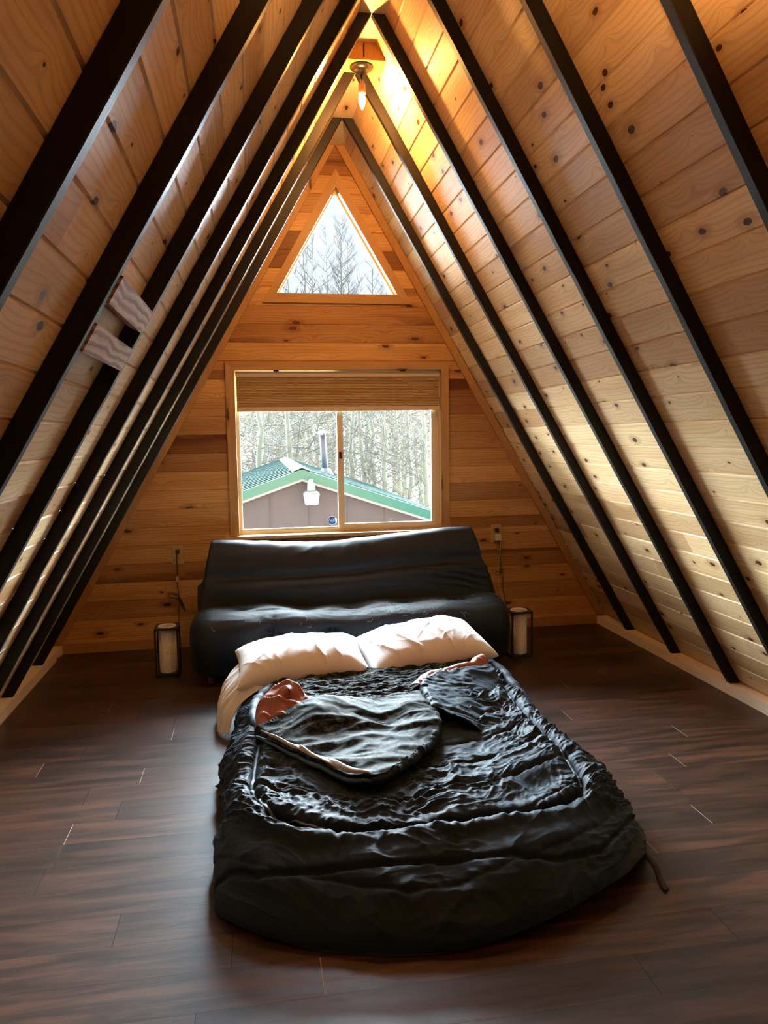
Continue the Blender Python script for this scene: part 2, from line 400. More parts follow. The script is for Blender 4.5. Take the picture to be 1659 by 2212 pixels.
def slope_boards(s, off, name, label):
    mb = MB(); pitch = .1294; q = off - pitch; qs = DEP * CS / SN; qe = (ZF + CS * DEP) / SN + .02
    ch, dp = .0058, .0058
    while q < qe:
        a, b = max(q, qs), min(q + pitch, qe)
        if b - a > .004:
            # boards of one row butt here and there
            cuts = sorted([YB, D + .02] + [random.uniform(YB, D) for _ in range(random.choice([0, 1, 1]))])
            for y0, y1 in zip(cuts[:-1], cuts[1:]):
                t = random.random(); ou, ov = random.random() * 60, random.random() * 60
                prof = [(a, DEP + dp), (a + .0012, DEP + dp), (a + .0012 + ch * .7, DEP), (b - .0012 - ch, DEP), (b - .0012, DEP + dp), (b, DEP + dp)]
                for i in range(5):
                    (qa, oa), (qb, ob) = prof[i], prof[i + 1]
                    P = [SP(s, qa, oa, y0), SP(s, qa, oa, y1), SP(s, qb, ob, y1), SP(s, qb, ob, y0)]
                    mb.face(P, [(y0 + ou, qa + ov), (y1 + ou, qa + ov), (y1 + ou, qb + ov), (y0 + ou, qb + ov)], t)
        q += pitch
    mb.face([SP(s, 0, DEP + .02, YB - .1), SP(s, 0, DEP + .02, D + .2), SP(s, qe + .1, DEP + .02, D + .2), SP(s, qe + .1, DEP + .02, YB - .1)], None, .5)
    return struct(mb.build(name, M['slope_pine'], recalc=False), label, 'wall')
slope_boards(1, .1184, 'wall_right', 'sloping right side of the A-frame clad in knotty pine boards')
slope_boards(-1, .105, 'wall_left', 'sloping left side of the A-frame clad in knotty pine boards')

HW = DEP / SN
rb = MB(); y = YB
for y1 in (1.2, 3.2, D + .02):
    P = [(-HW - .004, y, ZF), (-HW - .004, y1, ZF), (HW + .004, y1, ZF), (HW + .004, y, ZF)]
    o = random.random() * 9; rb.face(P, [(p[1] + o, p[0] + o) for p in P], random.random() * .3); y = y1
rb.box((-.2, YB, ZF + .08), (.2, D + .2, ZF + .1), .5)
struct(rb.build('ceiling', M['ridge_pine'], recalc=False), 'flat pine strip along the ridge of the A-frame', 'ceiling')

# window wall: horizontal boards with the two window openings cut out
WX0, WX1, WZ0, WZ1 = -.744, .746, .787, 1.964
TW, TZ0, TZ1 = .431, 2.495, 3.228
def slope_x(z): return (ZF - z) / TAN + HW
wb = MB(); pitch = .1285; z = .098 - pitch
th = lambda z: TW * (TZ1 - z) / (TZ1 - TZ0)
while z < ZF + .1:
    za, zb = z, z + pitch
    for z0, z1 in [(max(za, a), min(zb, b)) for a, b in ((-1, WZ0), (WZ0, WZ1), (WZ1, TZ0), (TZ0, TZ1), (TZ1, ZF + .08)) if max(za, a) < min(zb, b) - 1e-4]:
        if z0 < WZ1 - 1e-6 and z1 > WZ0 + 1e-6 and z0 >= WZ0 - 1e-6: spans = [(lambda q: -slope_x(q), lambda q: WX0), (lambda q: WX1, lambda q: slope_x(q))]
        elif z0 >= TZ0 - 1e-6 and z1 <= TZ1 + 1e-6: spans = [(lambda q: -slope_x(q), lambda q: -th(q)), (lambda q: th(q), lambda q: slope_x(q))]
        else: spans = [(lambda q: -slope_x(q), lambda q: slope_x(q))]
        for k, (fl, fr) in enumerate(spans):
            t = random.random() ** 1.3; ou, ov = random.random() * 60, random.random() * 60
            c = .0032; pr = [(z0, .0)]
            if abs(z0 - za) < 1e-6: pr = [(z0, .004), (z0 + .0006, .004), (z0 + c, 0)]
            pr += [(z1 - c, 0), (z1 - .0006, .004), (z1, .004)] if abs(z1 - zb) < 1e-6 else [(z1, 0)]
            for (p, dy), (q, ey) in zip(pr[:-1], pr[1:]):
                P = [(fl(p), D + dy, p), (fr(p), D + dy, p), (fr(q), D + ey, q), (fl(q), D + ey, q)]
                wb.face(P, [(u[0] + ou, u[2] + ov) for u in P], t)
            for yo in (.13,):
                wb.face([(fl(z0), D + yo, z0), (fr(z0), D + yo, z0), (fr(z1), D + yo, z1), (fl(z1), D + yo, z1)], None, .5)
    z += pitch
struct(wb.build('wall_back', M['wall_pine'], recalc=False), 'gable wall of horizontal orange pine boards around the two windows', 'wall')
fw = MB(); z = 0
while z < ZF:
    z1 = min(z + .1285, ZF + .06); P = [(-slope_x(z), YB, z), (slope_x(z), YB, z), (slope_x(z1), YB, z1), (-slope_x(z1), YB, z1)]
    o = random.random() * 50; fw.face(P, [(p[0] + o, p[2] + o) for p in P], random.random()); z = z1
struct(fw.build('wall_front', M['wall_pine'], recalc=False), 'pine gable wall behind the viewer', 'wall')

for i, s in ((1, -1), (2, 1)):
    t = MB(); t.prism([(s * .0015, ZF - .001), (s * (HW - .001), ZF - .001), (s * (XR + .0), ZF - TAN * (XR - HW) - .001 + 0.0), (s * XR, ZF - TAN * XR + 0.002)] if False else
            [(s * .0015, ZF - .002), (s * (HW - .002), ZF - .002), (s * (1.985 + HW - .004), .0727), (s * 1.985, .0727)], D - .026, D - .0005, .3 + .2 * i)
    struct(t.build('trim_%d' % i, M['trim_pine'], bevel=.003), 'pine corner trim running up the %s slope of the gable wall' % ('left' if s < 0 else 'right'), 'trim')
    b = MB(); b.box((s * 1.985, YB, 0.0005), (s * 2.085, D - .001, ZR - .0005), .2)
    struct(b.build('baseboard_left' if s < 0 else 'baseboard_right', M['base_pine'], bevel=.002), 'pale pine ledge along the floor of the %s slope' % ('left' if s < 0 else 'right'), 'baseboard')
b = MB(); b.box((-1.984, D - .02, .0005), (1.984, D - .0005, .072), .4)
struct(b.build('baseboard_back', M['trim_pine'], bevel=.002), 'pine baseboard under the window wall', 'baseboard')

# ------------------------------------------------------------------ rafters
ordn = ['closest to the window wall', 'second from the window wall', 'third from the window wall', 'fourth from the window wall',
        'fifth from the window wall', 'sixth from the window wall', 'seventh from the window wall, closest to the camera']
def rafter(s, k):
    y0 = RY[k]; th_ = .038; n = 46; mb = MB(); sec = []
    q0i, q0o = .002, HW * CS + .0015   # along-slope start of the inner and outer corner
    ci = (ZF - ZR) / SN
    sd = k * 5 + (0 if s > 0 else 50)
    for i in range(n + 1):
        f = i / n; qi = q0i / CS * .5 + f * (ci - .001)
        # ends are cut level: the outer corner sits at the same height as the inner one
        P0 = Vector(SP(s, qi, 0)); zz = P0.z
        w = float(pn(f * 9, .3, sd)) * .0018; w2 = float(pn(f * 13, .7, sd + 1)) * .0016
        nick = 0.006 * max(0, float(pn(f * 16, 2.1, sd + 2)) - .35)
        xi = P0.x + s * (nick + abs(w)); xo = s * ((ZF - zz) / TAN + HW - .0012); xi2 = P0.x + s * .0035
        ya, yb = y0 + w2, y0 + th_ + w2 * .5; c = .003
        sec.append([(xi + s * c, ya, zz), (xi, ya + c, zz), (xi, yb - c, zz), (xi + s * c, yb, zz), (xo, yb, zz), (xo, ya, zz)])
    m = 6; ou = random.random() * 30
    for i in range(n):
        for j in range(m):
            a, b = sec[i][j], sec[i][(j + 1) % m]; c_, d_ = sec[i + 1][(j + 1) % m], sec[i + 1][j]
            u0, u1 = i * .086 + ou, (i + 1) * .086 + ou
            mb.face([a, b, c_, d_], [(u0, j * .04), (u0, j * .04 + .04), (u1, j * .04 + .04), (u1, j * .04)], .5)
    mb.face(sec[0], None); mb.face(sec[-1], None)
    o = mb.build('rafter', M['black_wood'], merge=1e-5)
    side = 'left' if s < 0 else 'right'
    return tag(o, 'black stained rafter on the %s slope, %s' % (side, ordn[k]), 'rafter', 'black rafters of the %s slope' % side)
for k in range(7):
    for s in (-1, 1):
        if s > 0 and k == 6: continue
        rafter(s, k)

# two offcuts nailed between rafters on the left slope
def slope_box(s, q0, q1, o0, o1, y0, y1):
    mb = MB(); t = random.random(); ou = random.random() * 20
    V = [Vector(SP(s, q, o, y)) for q in (q0, q1) for o in (o0, o1) for y in (y0, y1)]
    F = [(0, 1, 3, 2), (4, 6, 7, 5), (0, 4, 5, 1), (2, 3, 7, 6), (0, 2, 6, 4), (1, 5, 7, 3)]
    for f in F:
        mb.face([V[i] for i in f], [(V[i].y + ou, (V[i].z) * 1.2 + ou) for i in f], t)
    return mb
for nm, a, b, lab in (('wood_block', 1.860, 1.938, 'upper of two whitewashed wood blocks wedged between rafters on the left slope'),
                      ('wood_block', 1.996, 2.076, 'lower of two whitewashed wood blocks wedged between rafters on the left slope')):
    o = slope_box(-1, a, b, -.004, DEP - .001, RY[5] + .041, RY[4] - .003).build(nm, M['washed'], bevel=.002)
    tag(o, lab, 'wood block', 'wood blocks on the left slope')

# ------------------------------------------------------------------ lower window
YW = D + .075
w1 = thing('window_1', 'wide sliding window in the gable wall with pine casing', 'window', (0, D, WZ0), None, 'structure')
cs = MB()
def miter(mb, inner, outer, y0, y1):
    """flat casing between two closed polygons of equal count (xz)"""
    n = len(inner)
    for i in range(n):
        j = (i + 1) % n
        if inner[i] is None: continue
        a, b, c, d = inner[i], inner[j], outer[j], outer[i]
        t = random.random() * .5; L = (Vector(d) - Vector(c)).length; o = random.random() * 20
        Wd = (Vector(a) - Vector(d)).length
        uv = [(o, 0), (o + L, 0), (o + L, .07), (o, .07)]
        mb.face([(a[0], y0, a[1]), (b[0], y0, b[1]), (c[0], y0, c[1]), (d[0], y0, d[1])], uv, t)
        mb.face([(d[0], y0, d[1]), (c[0], y0, c[1]), (c[0], y1, c[1]), (d[0], y1, d[1])], uv, t)
        mb.face([(a[0], y0, a[1]), (b[0], y0, b[1]), (b[0], y1, b[1]), (a[0], y1, a[1])], uv, t)
miter(cs, [(WX0, WZ0 + .004), (WX0, WZ1), (WX1, WZ1), (WX1, WZ0 + .004)][0:4], [(-.805, WZ0 + .004), (-.805, 2.019), (.806, 2.019), (.806, WZ0 + .004)], D - .016, D)
# drop the bottom piece (the stool is there instead)
cs.v = cs.v; keep = [i for i in range(len(cs.f)) if i < 9]
cs.f = [cs.f[i] for i in keep]; cs.uv = [cs.uv[i] for i in keep]; cs.t = [cs.t[i] for i in keep]; cs.m = [cs.m[i] for i in keep]
cs.build('casing', M['trim_pine'], w1)
jb = MB()
jb.box((WX0 - .016, D - .014, WZ0), (WX0, D + .128, WZ1)); jb.box((WX1, D - .014, WZ0), (WX1 + .016, D + .128, WZ1)); jb.box((WX0 - .016, D - .014, WZ1), (WX1 + .016, D + .128, WZ1 + .016))
jb.build('jamb', M['jamb_pine'], w1)
st = MB(); st.box((-.842, D - .045, WZ0 - .022), (.842, D + .128, WZ0), .2); st.build('sill', M['jamb_pine'], w1, bevel=.004)
ap = MB(); ap.box((-.80, D - .016, WZ0 - .08), (.80, D - .0005, WZ0 - .0225), .6); ap.build('apron', M['trim_pine'], w1, bevel=.002)
fr = MB()   # outer frame of the slider
fr.box((WX0, YW, WZ0), (WX0 + .026, YW + .05, WZ1)); fr.box((WX1 - .026, YW, WZ0), (WX1, YW + .05, WZ1))
fr.box((WX0 + .026, YW, WZ0), (WX1 - .026, YW + .05, WZ0 + .022)); fr.box((WX0 + .026, YW, WZ1 - .026), (WX1 - .026, YW + .05, WZ1))
fr.build('window_frame', M['vinyl'], w1, bevel=.002)
sb = MB()   # sliding sash on the right
x0, x1, zz0, zz1 = -.02, WX1 - .024, WZ0 + .020, WZ1 - .024
sb.box((x0, YW - .012, zz0), (x0 + .044, YW + .012, zz1)); sb.box((x1 - .036, YW - .012, zz0), (x1, YW + .012, zz1))
sb.box((x0 + .044, YW - .012, zz0), (x1 - .036, YW + .012, zz0 + .036)); sb.box((x0 + .044, YW - .012, zz1 - .036), (x1 - .036, YW + .012, zz1))
so = sb.build('sash', M['vinyl'], w1, bevel=.002)
lt = MB(); lt.box((x0 + .012, YW - .021, 1.325), (x0 + .03, YW - .0125, 1.375)); lt.build('latch', M['dark'], so, bevel=.002)
gl = MB(); gl.box((x0 + .04, YW - .003, zz0 + .03), (x1 - .03, YW + .001, zz1 - .03)); gl.build('pane', M['glass'], so)
gl = MB(); gl.box((WX0 + .022, YW + .024, WZ0 + .018), (.02, YW + .028, WZ1 - .022)); gl.build('pane', M['glass'], w1)
gb = MB(); gb.box((WX0 + .026, YW + .012, WZ0 + .022), (.0, YW + .03, WZ0 + .036)); gb.build('glazing_bead', M['vinyl_white'], w1, bevel=.002)

# cellular shade
cx0, cx1 = -.736, .741
bl = thing('cellular_shade', 'tan cellular shade pulled up at the top of the sliding window', 'window shade', (0, D + .03, 1.957))
h = MB(); h.box((cx0, D + .012, 1.916), (cx1, D + .052, 1.954), .5); h.build('headrail', M['rail'], bl, bevel=.004)
npl = 19; zt, zb = 1.916, 1.704; pts = []
zz = [zt - (zt - zb) * (i / (2 * npl)) ** 1.06 for i in range(2 * npl + 1)]
fp = np.zeros((2 * npl + 1, 2, 3)); bp = fp.copy()
for i, z in enumerate(zz):
    fp[i, :, 2] = z; fp[i, 0, 0] = cx0 + .004; fp[i, 1, 0] = cx1 - .004; bp[i] = fp[i]
    fp[i, :, 1] = D + (.014 if i % 2 else .024); bp[i, :, 1] = D + (.046 if i % 2 else .040)
fo = grid('pleated_fabric', np.concatenate([fp, bp[::-1]], 0), M['shade'], bl, closev=True)
fo.data.polygons.foreach_set('use_smooth', [False] * len(fo.data.polygons))
h = MB(); h.box((cx0 + .002, D + .014, 1.672), (cx1 - .002, D + .048, 1.704), .5); h.build('bottom_rail', M['rail'], bl, bevel=.006)
for x in (-.45, .47):
    h = MB(); h.box((x - .018, D + .0105, 1.9545), (x + .018, D + .05, 1.9635), .5); h.build('bracket', M['dark'], bl)

# security sticker on the fixed pane
sk = thing('window_sticker', 'blue octagonal security sticker at the bottom of the left window pane', 'sticker', (-.064, YW + .0235, .865))
def octo(r): return [(r * math.cos(PI / 8 + i * PI / 4), r * math.sin(PI / 8 + i * PI / 4)) for i in range(8)]
for nm, r, yy, mt in (('border', .0355, .0006, M['sticker_white']), ('disc', .0325, .0012, M['sticker_blue'])):
    mb = MB(); mb.prism([(-.064 + a, .865 + b) for a, b in octo(r)], YW + .0235 - yy, YW + .0237); mb.build(nm, mt, sk)
def text(body, size, loc, parent, mat, shear=0.0):
    cu = bpy.data.curves.new('lettering', 'FONT'); cu.body = body; cu.size = size; cu.align_x = 'CENTER'; cu.align_y = 'CENTER'; cu.extrude = .0002; cu.shear = shear; cu.offset = size * .02
    cu.materials.append(mat); o = bpy.data.objects.new('lettering', cu); C.objects.link(o); o.location = loc; o.rotation_euler = (PI / 2, 0, 0)
    bpy.context.view_layer.update(); me = bpy.data.meshes.new_from_object(o.evaluated_get(bpy.context.evaluated_depsgraph_get()))
    q = bpy.data.objects.new('lettering', me); q.matrix_world = o.matrix_world.copy(); bpy.data.objects.remove(o); C.objects.link(q); q.name = 'lettering'
    q.parent = parent; q.matrix_parent_inverse = Matrix.Translation(parent.location).inverted(); return q
text('ADT', .030, (-.064, YW + .0220, .869), sk, M['sticker_white'], .12)

# ------------------------------------------------------------------ triangular window
w2 = thing('window_2', 'triangular window near the peak of the gable wall', 'window', (0, D, TZ0), None, 'structure')
I3 = [(-TW, TZ0), (0, TZ1), (TW, TZ0)]; O3 = [(-.532, 2.430), (0, 3.349), (.532, 2.430)]
t = MB(); miter(t, I3, O3, D - .016, D); t.build('casing', M['trim_pine'], w2)
def inset(f):   # shrink towards incentre
    cz = TZ0 + .265; return [((x) * f, cz + (z - cz) * f) for x, z in I3]
t = MB(); q = I3
for i in range(3):
    a, b = q[i], q[(i + 1) % 3]; L = math.hypot(a[0] - b[0], a[1] - b[1])
    t.face([(a[0], D - .015, a[1]), (b[0], D - .015, b[1]), (b[0], D + .13, b[1]), (a[0], D + .13, a[1])], [(0, 0), (L, 0), (L, .14), (0, .14)], .3)
t.build('jamb', M['jamb_pine'], w2, recalc=False)
t = MB(); miter(t, inset(.955), I3, D + .07, D + .11); t.build('window_frame', M['vinyl'], w2)
t = MB(); t.prism(inset(.965), D + .088, D + .092); t.build('pane', M['glass_dimmed'], w2)

# ------------------------------------------------------------------ ceiling light on its block
BZ = 3.418; bh = HW + (ZF - BZ) / TAN - .003
mk = thing('mounting_block', 'small pine block under the ridge carrying the bare bulb light', 'block', (0, 4.2, BZ))
for x0_, x1_ in ((-1, -.004), (.004, 1)):
    t = MB(); a = -bh if x0_ == -1 else x0_; b = bh if x1_ == 1 else x1_; ha = HW - .003
    c0 = -ha if x0_ == -1 else x0_; c1 = ha if x1_ == 1 else x1_
    t.prism([(a, BZ + .012), (b, BZ + .012), (c1, ZF - .001), (c0, ZF - .001)], 4.133, 4.268); t.build('block_half', M['trim_pine'], mk, bevel=.001)
t = MB(); t.prism([(-bh - .004, BZ), (bh + .004, BZ), (bh - .002, BZ + .0118), (-bh + .002, BZ + .0118)], 4.127, 4.270); t.build('bottom_plate', M['trim_pine'], mk, bevel=.001)
LX, LY = -.003, 4.203
cl = thing('ceiling_light', 'bare candle bulb on a dark bronze fitting under the ridge', 'ceiling light', (LX, LY, BZ))
t = MB(); t.lathe([(0, -.0005), (.060, -.0005), (.061, -.006), (.056, -.013), (.044, -.018), (.036, -.024), (.033, -.030), (.018, -.036), (.009, -.040), (0, -.040)], (LX, LY, BZ), 48); t.build('canopy', M['bronze'], cl, True, merge=1e-5)
t = MB(); t.lathe([(0, -.038), (.006, -.038), (.006, -.062), (.009, -.066), (.009, -.074), (.006, -.078), (.007, -.086), (0, -.086)], (LX, LY, BZ), 20); t.build('stem', M['bronze'], cl, True, merge=1e-5)
t = MB(); t.lathe([(0, -.084), (.016, -.085), (.0185, -.093), (.0185, -.135), (.017, -.139), (0, -.139)], (LX, LY, BZ), 28); t.build('socket', M['candle_sleeve'], cl, True, merge=1e-5)
t = MB(); t.lathe([(.006, -.137), (.011, -.143), (.0155, -.155), (.0175, -.168), (.0165, -.182), (.012, -.197), (.006, -.209), (.002, -.216), (.0001, -.218)], (LX, LY, BZ), 28); t.build('bulb', M['bulb'], cl, True)

# ------------------------------------------------------------------ outlets, lamps, cords
def outlet(cx, cz, label):
    o = thing('wall_outlet', label, 'outlet', (cx, D, cz), 'ivory wall outlets')
    t = MB(); t.box((cx - .040, D - .007, cz - .068), (cx + .040, D - .0005, cz + .068)); t.build('cover_plate', M['ivory'], o, bevel=.003)
    for dz in (.026, -.026):
        t = MB(); t.prism([(cx + .0165 * math.cos(a) * (1 if abs(math.cos(a)) < .8 else 1), cz + dz + .0185 * math.sin(a)) for a in [i * PI / 10 for i in range(20)]], D - .0085, D - .0065)
        so = t.build('socket', M['ivory'], o)
        t = MB()
        for dx, hh in ((-.006, .008), (.006, .0065)): t.box((cx + dx - .001, D - .0088, cz + dz), (cx + dx + .001, D - .0080, cz + dz + hh))
        t.box((cx - .002, D - .0088, cz + dz - .009), (cx + .002, D - .0080, cz + dz - .005)); t.build('slots', M['dark'], so)
    return o
outlet(-1.178, .669, 'ivory wall outlet left of the futon above the left lantern')
outlet(1.168, .739, 'ivory wall outlet right of the futon holding a white charger')

def lantern(x0, y0, label, cord_pts, tagpos, loops):
    W = .146; H = .312; e = .011; x1, y1 = x0 + W, y0 + W; cx, cy = (x0 + x1) / 2, (y0 + y1) / 2
    o = thing('lantern_lamp', label, 'lamp', (cx, cy, 0), 'box lantern lamps beside the futon')
    t = MB()
    for x in (x0, x1 - e):
        for y in (y0, y1 - e): t.box((x, y, .02), (x + e, y + e, H - e))
    t.build('frame', M['dark'], o, bevel=.001)
    t = MB(); t.box((x0, y0, .0005), (x1, y1, .022)); t.build('base', M['dark'], o, bevel=.0015)
    t = MB(); r = .056; n = 48      # top plate with a round hole
    for i in range(n):
        a0, a1 = 2 * PI * i / n, 2 * PI * (i + 1) / n
        def sq(a):
            c_, s_ = math.cos(a), math.sin(a); k = (W / 2) / max(abs(c_), abs(s_)); return (cx + c_ * k, cy + s_ * k)
        A, B = sq(a0), sq(a1); p, q = (cx + r * math.cos(a0), cy + r * math.sin(a0)), (cx + r * math.cos(a1), cy + r * math.sin(a1))
        for z in (H, H - e): t.face([(*A, z), (*B, z), (*q, z), (*p, z)])
        t.face([(*A, H), (*B, H), (*B, H - e), (*A, H - e)]); t.face([(*p, H), (*q, H), (*q, H - e), (*p, H - e)])
    t.build('top_plate', M['dark'], o, merge=1e-5)
    t = MB(); t.lathe([(.0545, .0225), (.0545, H - .002), (.0525, H - .002), (.0525, .0225)], (cx, cy, 0), 56); t.build('lamp_shade', M['linen'], o, True)
    t = MB(); t.lathe([(.0525, H - .004), (.0555, H - .004), (.0555, H + .003), (.0515, H + .003), (.0515, H - .004)], (cx, cy, 0), 56); t.build('shade_ring', M['shade_ring'], o, True)
    t = MB(); t.lathe([(0, H - .006), (.0518, H - .006), (.0518, H - .009), (0, H - .009)], (cx, cy, 0), 40); t.build('diffuser', M['shade_top'], o)
    t = MB(); t.tube(smooth_path(cord_pts, 8), .0026, 8)
    for lp in loops: t.tube(smooth_path(lp, 8), .0024, 6)
    cd = t.build('power_cord', M['dark'], o, True)
    p = cord_pts[0]; t = MB(); t.box((p[0] - .013, D - .034, p[2] - .012), (p[0] + .013, D - .0088, p[2] + .014)); t.build('plug', M['dark'], cd, bevel=.004)
    tx, tz = tagpos; t = MB(); t.box((tx - .008, D - .021, tz - .022), (tx + .010, D - .0195, tz + .018)); t.build('cord_tag', M['paper_tag'], cd)
    return o
yw = D - .018
lantern(-1.272, 4.857, 'black box lantern with a linen shade on the floor left of the futon',
        [(-1.178, D - .03, .693), (-1.184, D - .03, .66), (-1.186, yw, .58), (-1.190, yw, .50), (-1.186, yw, .42), (-1.180, yw, .36), (-1.176, yw - .05, .30), (-1.172, 5.2, .12), (-1.17, 5.02, .03), (-1.17, 5.0, .012)], (-1.188, .50),
        [[(-1.188, yw, .385), (-1.232, yw - .006, .405), (-1.262, yw - .01, .392), (-1.250, yw - .01, .366), (-1.212, yw - .008, .366), (-1.172, yw - .008, .342), (-1.140, yw - .006, .272), (-1.152, yw - .006, .278), (-1.184, yw, .352)],
         [(-1.186, yw - .004, .380), (-1.226, yw - .012, .395), (-1.248, yw - .014, .386), (-1.236, yw - .012, .372), (-1.188, yw - .01, .35), (-1.170, yw - .008, .296), (-1.158, yw - .01, .29), (-1.166, yw - .006, .34), (-1.182, yw, .365)],
         [(-1.184, yw - .006, .37), (-1.168, yw - .012, .33), (-1.146, yw - .012, .268), (-1.142, yw - .012, .285), (-1.168, yw - .01, .352), (-1.21, yw - .01, .385), (-1.255, yw - .015, .40)]])
lantern(1.024, 4.78, 'black box lantern half hidden behind the right end of the futon',
        [(1.170, D - .03, .764), (1.178, D - .03, .74), (1.186, yw - .012, .64), (1.194, yw, .55), (1.206, yw, .455), (1.218, yw, .40), (1.222, yw, .30), (1.20, 5.35, .12), (1.12, 5.0, .03), (1.10, 4.93, .012)], (1.188, .628),
        [[(1.206, yw, .44), (1.180, yw - .006, .452), (1.160, yw - .008, .438), (1.168, yw - .008, .42), (1.190, yw - .006, .425), (1.212, yw, .452), (1.228, yw, .462)],
         [(1.188, yw - .004, .47), (1.206, yw - .006, .448), (1.226, yw - .004, .434)], [(1.192, yw - .004, .435), (1.206, yw - .01, .45), (1.218, yw - .004, .470)]])
ch = thing('phone_charger', 'white plug-in charger with a white cable in the right outlet', 'charger', (1.168, D - .03, .713))
t = MB(); t.box((1.150, D - .050, .690), (1.194, D - .0088, .738)); t.build('charger_body', M['white_plastic'], ch, bevel=.005)
t = MB(); t.tube(smooth_path([(1.186, D - .045, .690), (1.193, yw - .02, .65), (1.186, yw - .012, .56), (1.180, yw, .46), (1.186, yw, .36), (1.204, yw, .27), (1.215, yw - .02, .20), (1.19, 5.4, .04), (1.13, 5.3, .004)], 8), .0018, 8)
t.build('cable', M['white_plastic'], ch, True)

# ------------------------------------------------------------------ futon
fu = thing('futon', 'black tufted futon couch under the window', 'futon', (-.03, 4.9, 0))
def roll(name, prof, xl, xr, disp, nx=220, npf=150, cap=.10, pw=3.0):
    """closed cushion: profile loop in (y,z) swept along x with rounded ends"""
    pr = smooth_path([(0, *p) for p in prof] + [(0, *prof[0])], 12)
    arr = np.array([(p.y, p.z) for p in pr]); seg = np.r_[0, np.cumsum(np.hypot(*np.diff(arr, axis=0).T))]
    s = np.linspace(0, seg[-1], npf + 1)[:-1]; Y = np.interp(s, seg, arr[:, 0]); Z = np.interp(s, seg, arr[:, 1])
    cy, cz = Y.mean(), Z.mean()
    t = np.linspace(-1, 1, nx); X01 = np.sign(t) * (1 - (1 - np.abs(t)) ** 1.9)
    P = np.zeros((nx, npf, 3))
    for i, u in enumerate(X01):
        a = (u + 1) / 2; zf = (Z - min(Z)) / (max(Z) - min(Z))
        L = xl(Y, Z); R_ = xr(Y, Z); x = L + (R_ - L) * a
        ed = min(a, 1 - a) * float(np.mean(R_ - L)); k = 1.0
        if ed < cap: k = (1 - (1 - ed / cap) ** pw) ** (1 / pw)
        P[i, :, 0] = x; P[i, :, 1] = cy + (Y - cy) * (k * .9 + .1 if k > 0 else .1); P[i, :, 2] = cz + (Z - cz) * (.12 + .88 * k)
    N = normals(P); c = P.mean((0, 1)); 
    sg = np.sign(np.sum(N * (P - P.mean(1, keepdims=True)), -1).mean()); N *= sg
    P = P + N * disp(P, s[None, :])[..., None]
    return P
seat_prof = [(5.22, .33), (5.08, .385), (4.95, .415), (4.82, .43), (4.70, .415), (4.61, .365), (4.575, .27), (4.58, .17), (4.605, .09), (4.65, .045), (4.85, .04), (5.1, .04), (5.25, .10)]
tuft = [(-.561, .318), (-.182, .306), (.143, .294), (.488, .288), (-.86, .31), (.80, .30)]
tuft2 = [(-.72, 4.86), (-.35, 4.87), (-.02, 4.865), (.33, 4.86), (.66, 4.86)]
def seat_disp(P, s):
    X, Y, Z = P[..., 0], P[..., 1], P[..., 2]; d = .012 * pn(X * 2.2, Y * 2 + Z * 2, 3) + .006 * pn(X * 5, (Y + Z) * 4, 4)
    front = Y < 4.68
    for tx, tz in tuft[:4]:
        r2 = (X - tx) ** 2 + ((Z - tz) * 1.2) ** 2 + np.where(Y > 4.75, 9, 0); d = d - .042 * np.exp(-r2 / .05**2) - .018 * np.exp(-r2 / .15**2)
    for tx, ty in tuft2:
        r2 = (X - tx) ** 2 + ((Y - ty) * 1.0) ** 2 + np.where(Z < .3, 9, 0); d = d - .038 * np.exp(-r2 / .05**2) - .026 * np.exp(-r2 / .13**2)
    pk = np.zeros_like(X)
    for tx, tz in tuft[:4]:
        an = np.arctan2(Z - tz, X - tx); r = np.hypot(X - tx, Z - tz); pk += .003 * np.cos(an * 7) * np.exp(-(r / .09) ** 2) * np.where(Y > 4.75, 0, 1)
    em = np.clip((X + 1.05) / .16, 0, 1) * np.clip((1.0 - X) / .16, 0, 1)
    d = d + pk + .003 * rid(X * 4, (Y + Z) * 14 + X, 9) * np.exp(-((Z - .40) / .1) ** 2)
    return d * em
Ps = roll('seat', seat_prof, lambda y, z: -1.055 + 0 * y, lambda y, z: 1.0 + 0 * y, seat_disp, 260, 170, .16, 2.6)
X = Ps[..., 0]; top = np.clip((Ps[..., 2] - .15) / .25, 0, 1)
Ps[..., 2] += top * (.018 * np.clip(X - .2, 0, 1) - .012 * np.exp(-(X / .5) ** 2) + .004 * np.sin(X * 7))
seat = grid('seat_cushion', Ps, M['futon'], fu, closev=False, closeu=True)
back_prof = [(4.99, .33), (5.03, .44), (5.075, .535), (5.12, .63), (5.165, .73), (5.23, .80), (5.31, .812), (5.37, .765), (5.36, .60), (5.33, .45), (5.27, .30), (5.10, .27)]
